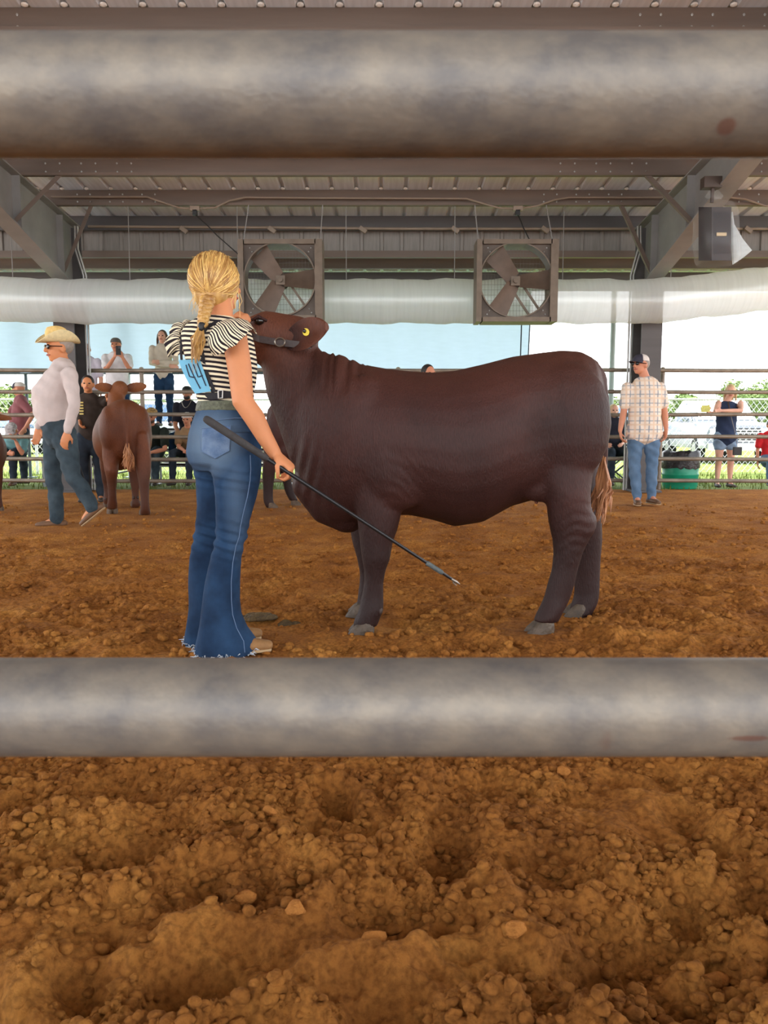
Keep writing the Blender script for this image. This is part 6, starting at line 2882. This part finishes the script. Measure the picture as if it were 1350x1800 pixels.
g.box(W(1296, 793, D13 - .28), (.12, .06, .13))
pu = g.build('purse', M_BLACK, None, False)
tag(pu, 'small black purse hanging at the hip of the woman in navy', 'purse')
g = G()
g.limb([W(1296, 785, D13 - .28), W(1292, 760, D13 - .26), W(1285, 732, D13 - .2), W(1280, 708, D13 - .12), W(1284, 702, D13 + .02)], [(.003, .012)] * 5, 6, (0, 0, 1), False)
g.build('shoulder_strap', M_LEATHER, pu)
g = G()
g.box(W(1240, 719, D13 - .56), (.13, .03, .09), rot_to((1, 0, .1), (0, 0, 1)))
g.box(W(1240, 719, D13 - .56) + Vector((0, 0, .05)), (.12, .012, .02), rot_to((1, 0, .1), (0, 0, 1)))
o = g.build('snack_packet', mat('yellow_packet', srgb(196, 196, 90), .4, .2, 30), None, False)
tag(o, 'yellow-green packet in the hand of the woman leaning on the fence', 'packet')

# ---- 14 person in red at the right edge
x14 = W(1357, 700, 12.75).x
t14, J = person('person in red shirt sitting at the right edge behind the fence', x14, 12.75, 0, 1.35, -95, cloth('red_shirt', srgb(206, 44, 52)), M_DENIM3, M_SKIN_B, sit=.36, shoes=M_SHOED)
face_parts(t14, J['hc'], J['M'], J['k'])
hair_cap(t14, J['hc'], J['M'], J['k'], M_HAIRBR)

# ---- 15 handler hidden behind the big heifer
D15 = 10.1
t15, J = person('dark-haired handler whose head just shows above the heifer back', W(751, 754, D15).x, D15, 0, 1.765, -60, cloth('grey_handler_shirt', srgb(96, 96, 104)), M_DENIM, M_SKIN_B, shoes=M_SHOE)
face_parts(t15, J['hc'], J['M'], J['k'])
hair_cap(t15, J['hc'], J['M'], J['k'], M_HAIRDK)
# ================================================================ BLEACHER, BENCH, BIN
M_ALU = mat('aluminium_plank', srgb(176, 176, 174), .4, .08, 6, metal=.5, stretch=(.3, 3, 3))
M_ALUF = mat('bleacher_frame', srgb(140, 144, 146), .45, .08, 6, metal=.5)
bx0, bx1 = W(120, 700, 13).x, W(540, 700, 13).x
bl_ = thing('bleacher', 'three-row aluminium bleacher behind the fence at the left', 'bleacher', ((bx0 + bx1) / 2, 13.2, -.03))
for (y, z, nm, w) in ((12.74, .45, 'seat_plank', .25), (13.02, .36, 'foot_plank', .2), (13.26, .70, 'seat_plank', .25), (13.52, .60, 'foot_plank', .2), (13.84, .95, 'seat_plank', .26)):
    g = G()
    g.box(((bx0 + bx1) / 2, y, z - .02), (bx1 - bx0, w, .035))
    g.box(((bx0 + bx1) / 2, y - w / 2 + .006, z - .04), (bx1 - bx0, .012, .05))
    g.build(nm, M_ALU, bl_, False)
for x in np.linspace(bx0 + .3, bx1 - .3, 4):
    g = G()
    g.tube([(x, 12.62, .0), (x, 13.95, .90)], .022, 8)
    g.tube([(x, 12.62, .0), (x, 13.98, .0)], .022, 8)
    for (yy, zz) in ((12.74, .41), (13.26, .66), (13.84, .91)):
        g.tube([(x, yy, -.02), (x, yy, zz)], .02, 8)
    g.build('frame', M_ALUF, bl_)
for zz in (.18,):
    g = G()
    g.tube([(bx0 + .3, 13.86, .1), (bx1 - .3, 13.86, .8)], .016, 8)
    g.build('cross_brace', M_ALUF, bl_)
# bench of the man in teal
ex0, ex1 = W(-160, 700, 12.7).x, W(95, 700, 12.7).x
be = thing('bench', 'low aluminium bench under the man in the teal shirt', 'bench', ((ex0 + ex1) / 2, 12.75, -.03))
g = G()
g.box(((ex0 + ex1) / 2, 12.75, .43), (ex1 - ex0, .27, .04))
g.build('seat_plank', M_ALU, be, False)
for x in (ex0 + .2, ex1 - .2):
    g = G()
    g.box((x, 12.75, .39), (.05, .26, .04))
    g.box((x, 12.66, .19), (.05, .04, .42))
    g.box((x, 12.84, .19), (.05, .04, .42))
    g.build('leg_frame', M_ALUF, be, False)

# green barrel bin with black liner
bc = W(1197, 800, 12.55)
bn = thing('trash_bin', 'green barrel trash bin with black liner behind the fence', 'trash bin', (bc.x, 12.55, -.03))
M_BIN = mat('green_plastic', srgb(24, 146, 112), .4, .08, 6)
zt = W(1197, 815, 12.55).z
g = G()
R = []
for (z, r) in ((-.03, .255), (.02, .27), (.18, .278), (.19, .285), (.21, .285), (.22, .278), (zt - .05, .285), (zt, .285), (zt, .27), (.05, .25)):
    R.append([Vector((bc.x + r * math.cos(q), 12.55 + r * math.sin(q), z)) for q in np.linspace(0, 2 * PI, 37)[:-1]])
g.rings(R)
g.build('barrel', M_BIN, bn)
g = G()
R = []
rr = random.Random(4)
zl = W(1197, 793, 12.55).z
for (z, r) in ((zt - .07, .292), (zt - .03, .298), (zt + .03, .30), (zl - .02, .295), (zl, .27), (zl - .03, .245), (zt - .1, .24)):
    R.append([Vector((bc.x + (r + rr.gauss(0, .006)) * math.cos(q), 12.55 + (r + rr.gauss(0, .006)) * math.sin(q), z + rr.gauss(0, .009))) for q in np.linspace(0, 2 * PI, 37)[:-1]])
g.rings(R, False)
g.build('bin_liner', mat('black_bag', srgb(38, 36, 40), .3, .2, 20, .4, 30), bn)

# ================================================================ VEHICLES
M_TYRE = mat('tyre', srgb(34, 34, 36), .8, .1)
M_RIM = mat('wheel_rim', srgb(170, 172, 176), .3, .1, metal=.8)
M_GLS = mat('car_glass', srgb(58, 82, 108), .2, .08, 3, spec=.35)
M_CHROME = mat('chrome', srgb(196, 200, 206), .2, .05, metal=.9)
M_LAMP = mat('headlamp', srgb(226, 230, 234), .15, .05)


def vehicle(label, x, y, yaw, colr, kind='pickup', sc=1.0):
    """x forward along its own axis; yaw of the nose"""
    M = Matrix.Translation((x, y, -.02)) @ Matrix.Rotation(yaw, 4, 'Z') @ Matrix.Scale(sc, 4)
    t = thing('car' if kind != 'pickup' else 'pickup_truck', label, 'car' if kind != 'pickup' else 'pickup truck', (x, y, -.02))
    body = mat('paint_' + str(len(MATS)), colr, .25, .03, 3, coat=.6)

    def add(name, g, m, par=None, smooth=True):
        g.v = [tuple(M @ Vector(v)) for v in g.v]
        return g.build(name, m, par or t, smooth)

    def sect(rows, nseg=0):
        """rows of (x, half width bottom, half width top, z0, z1)"""
        R = []
        for (xx, wb, wt, z0, z1) in rows:
            r = .06
            R.append([Vector((xx, -wb, z0)), Vector((xx, -wb, z0 + (z1 - z0) * .6)), Vector((xx, -wt, z1 - r)), Vector((xx, -wt + r, z1)), Vector((xx, wt - r, z1)), Vector((xx, wt, z1 - r)), Vector((xx, wb, z0 + (z1 - z0) * .6)), Vector((xx, wb, z0))])
        return G().rings(R)
    tall = kind in ('pickup', 'suv')
    hz = 1.12 if tall else .92
    roof = 1.88 if tall else 1.45
    add('body_shell', sect([(2.75, .80, .72, .45, hz - .16), (2.7, .92, .84, .42, hz - .06), (2.2, .98, .92, .40, hz), (1.2, 1.0, .95, .40, hz + .04), (-1.0, 1.0, .95, .40, hz + .06), (-2.6, .98, .93, .42, hz + .06), (-2.75, .92, .88, .5, hz)]), body)
    if kind == 'pickup':
        cab = [(1.25, .88, .84, hz, hz + .06), (.55, .86, .74, hz, roof - .06), (.2, .86, .74, hz, roof), (-1.0, .86, .74, hz, roof), (-1.25, .88, .76, hz, roof - .1), (-1.35, .88, .84, hz, hz + .05)]
    else:
        cab = [(1.25, .88, .84, hz, hz + .06), (.5, .86, .72, hz, roof - .06), (.1, .86, .72, hz, roof), (-1.7, .86, .72, hz, roof - .02), (-2.4, .88, .78, hz, hz + .06)]
    add('cabin', sect(cab), body)
    # windscreen and side windows as panes just proud of the cabin
    g = G()
    a = [(1.2, -.78, hz + .09), (1.2, .78, hz + .09), (.56, .66, roof - .10), (.56, -.66, roof - .10)]
    g.rings([[Vector((p[0] + .03, p[1], p[2] + .02)) for p in a], [Vector((p[0] - .02, p[1], p[2] - .01)) for p in a]])
    add('windscreen', g, M_GLS, None, False)
    for s in (-1, 1):
        for (xa, xb) in ((.75, -.1), (-.2, -1.0)):
            g = G()
            q = [(xa + .2, s * .885, hz + .08), (xb, s * .885, hz + .08), (xb, s * .79, roof - .14), (min(xa, .42), s * .79, roof - .14)]
            g.rings([[Vector((p[0], p[1] + s * .012, p[2])) for p in q], [Vector((p[0], p[1] - s * .03, p[2])) for p in q]])
            add('side_window', g, M_GLS, None, False)
        g = G()
        g.ell((.95, s * 1.08, hz + .14), (.07, .11, .09), None, 10, 6)
        add('wing_mirror', g, body)
        g = G()
        g.box((2.70, s * .68, hz - .26), (.12, .32, .2))
        add('headlamp', g, M_LAMP, None, False)
    g = G()
    for k in range(5):
        g.box((2.76, 0, .62 + k * .075), (.06, .98, .035))
    g.box((2.77, -.5, .78), (.07, .04, .4))
    g.box((2.77, .5, .78), (.07, .04, .4))
    gr = add('grille', g, M_CHROME, None, False)
    gr['kind'] = 'stuff'
    g = G()
    g.box((2.76, 0, .78), (.03, 1.0, .38))
    add('grille_backing', g, M_BLACK, None, False)
    g = G()
    g.box((2.80, 0, .46), (.16, 1.8, .2))
    g.box((2.86, 0, .5), (.06, .5, .1))
    add('bumper', g, M_CHROME, None, False)
    for xx in (1.75, -1.75):
        for s in (-1, 1):
            g = G()
            g.tube([(xx, s * .78, .36), (xx, s * 1.0, .36)], .37, 24)
            w = add('wheel', g, M_TYRE)
            g = G()
            g.tube([(xx, s * .99, .36), (xx, s * 1.015, .36)], .22, 18)
            add('rim', g, M_RIM, w)
    return t


p = W(1300, 760, 21.5)
vehicle('white pickup truck facing the ring behind the woman in navy', p.x + .35, 24.0, math.radians(-98), srgb(126, 132, 140), 'pickup')
p = W(1195, 760, 27)
vehicle('white SUV parked beyond the trash bin', p.x - .9, 31.0, math.radians(-70), srgb(126, 132, 138), 'suv')
p = W(1170, 760, 40)
vehicle('dark red car parked far behind the plaid-shirted man', p.x, 43.0, math.radians(-20), srgb(176, 40, 56), 'car')
p = W(262, 760, 26)
vehicle('silver car parked behind the bleacher woman', p.x, 27.5, math.radians(-75), srgb(140, 146, 150), 'suv')
p = W(20, 760, 28)
vehicle('pale car parked beyond the man in maroon', p.x - .5, 30.0, math.radians(-110), srgb(150, 154, 158), 'car')

# ================================================================ TREES ON THE HORIZON
M_LEAF = mat('far_leaves', srgb(96, 118, 60), .9, .25, .8, col2=srgb(126, 144, 88))
M_BARK = mat('bark', srgb(96, 84, 74), .9, .2)


def tree(label, px, d, w, h, seed):
    x = (px - 675) / F * d
    t = thing('tree', label, 'tree', (x, d, -.03), 'trees on the horizon')
    rr = random.Random(seed)
    g = G()
    g.limb([(x, d, -.1), (x + .1, d, h * .3), (x, d, h * .55)], [w * .05, w * .04, w * .025], 8)
    g.build('trunk', M_BARK, t)
    V, Fc = [], []
    blobs = [(max(-w * .42, min(w * .42, rr.gauss(0, w * .25))), max(-w * .3, min(w * .3, rr.gauss(0, w * .2))), h * rr.uniform(.3, .78), h * rr.uniform(.16, .26)) for _ in range(18)]
    for (bx, by, bz, br) in blobs:
        for i in range(300):
            v = Vector((rr.gauss(0, 1), rr.gauss(0, 1), rr.gauss(0, 1))).normalized()
            p_ = Vector((x + bx, d + by, bz)) + Vector((v.x, v.y, v.z * .8)) * br * rr.uniform(.75, 1.05)
            n_ = (v + Vector((rr.gauss(0, .5), rr.gauss(0, .5), rr.gauss(0, .5)))).normalized()
            a_, b_ = perp(n_)
            s = rr.uniform(.14, .30)
            k = len(V)
            V += [p_ - a_ * s, p_ + b_ * s * .6, p_ + a_ * s, p_ - b_ * s * .6]
            Fc.append((k, k + 1, k + 2, k + 3))
    o = mk('foliage', V, Fc, M_LEAF, t, False)
    o['kind'] = 'stuff'
    return t


for i, (px, d, w, h, lab) in enumerate((
        (1205, 112, 15, 6.6, 'low round tree on the horizon above the white SUV'),
        (1312, 125, 12, 9.6, 'tall pale tree on the horizon behind the head of the woman in navy'),
        (1400, 84, 11, 7.4, 'green tree at the right edge of the horizon'),
        (1085, 98, 9, 5.6, 'small tree on the horizon between the posts near the heifer rump'),
        (80, 92, 15, 6.0, 'broad tree on the horizon behind the man in the cowboy hat'),
        (-60, 74, 12, 6.2, 'tree on the horizon at the left edge'),
        (245, 108, 12, 5.6, 'low tree on the horizon behind the man filming'),
        (360, 124, 14, 6.2, 'low tree on the horizon next to the blonde handler'))):
    tree(lab, px, d, w, h, i + 3)
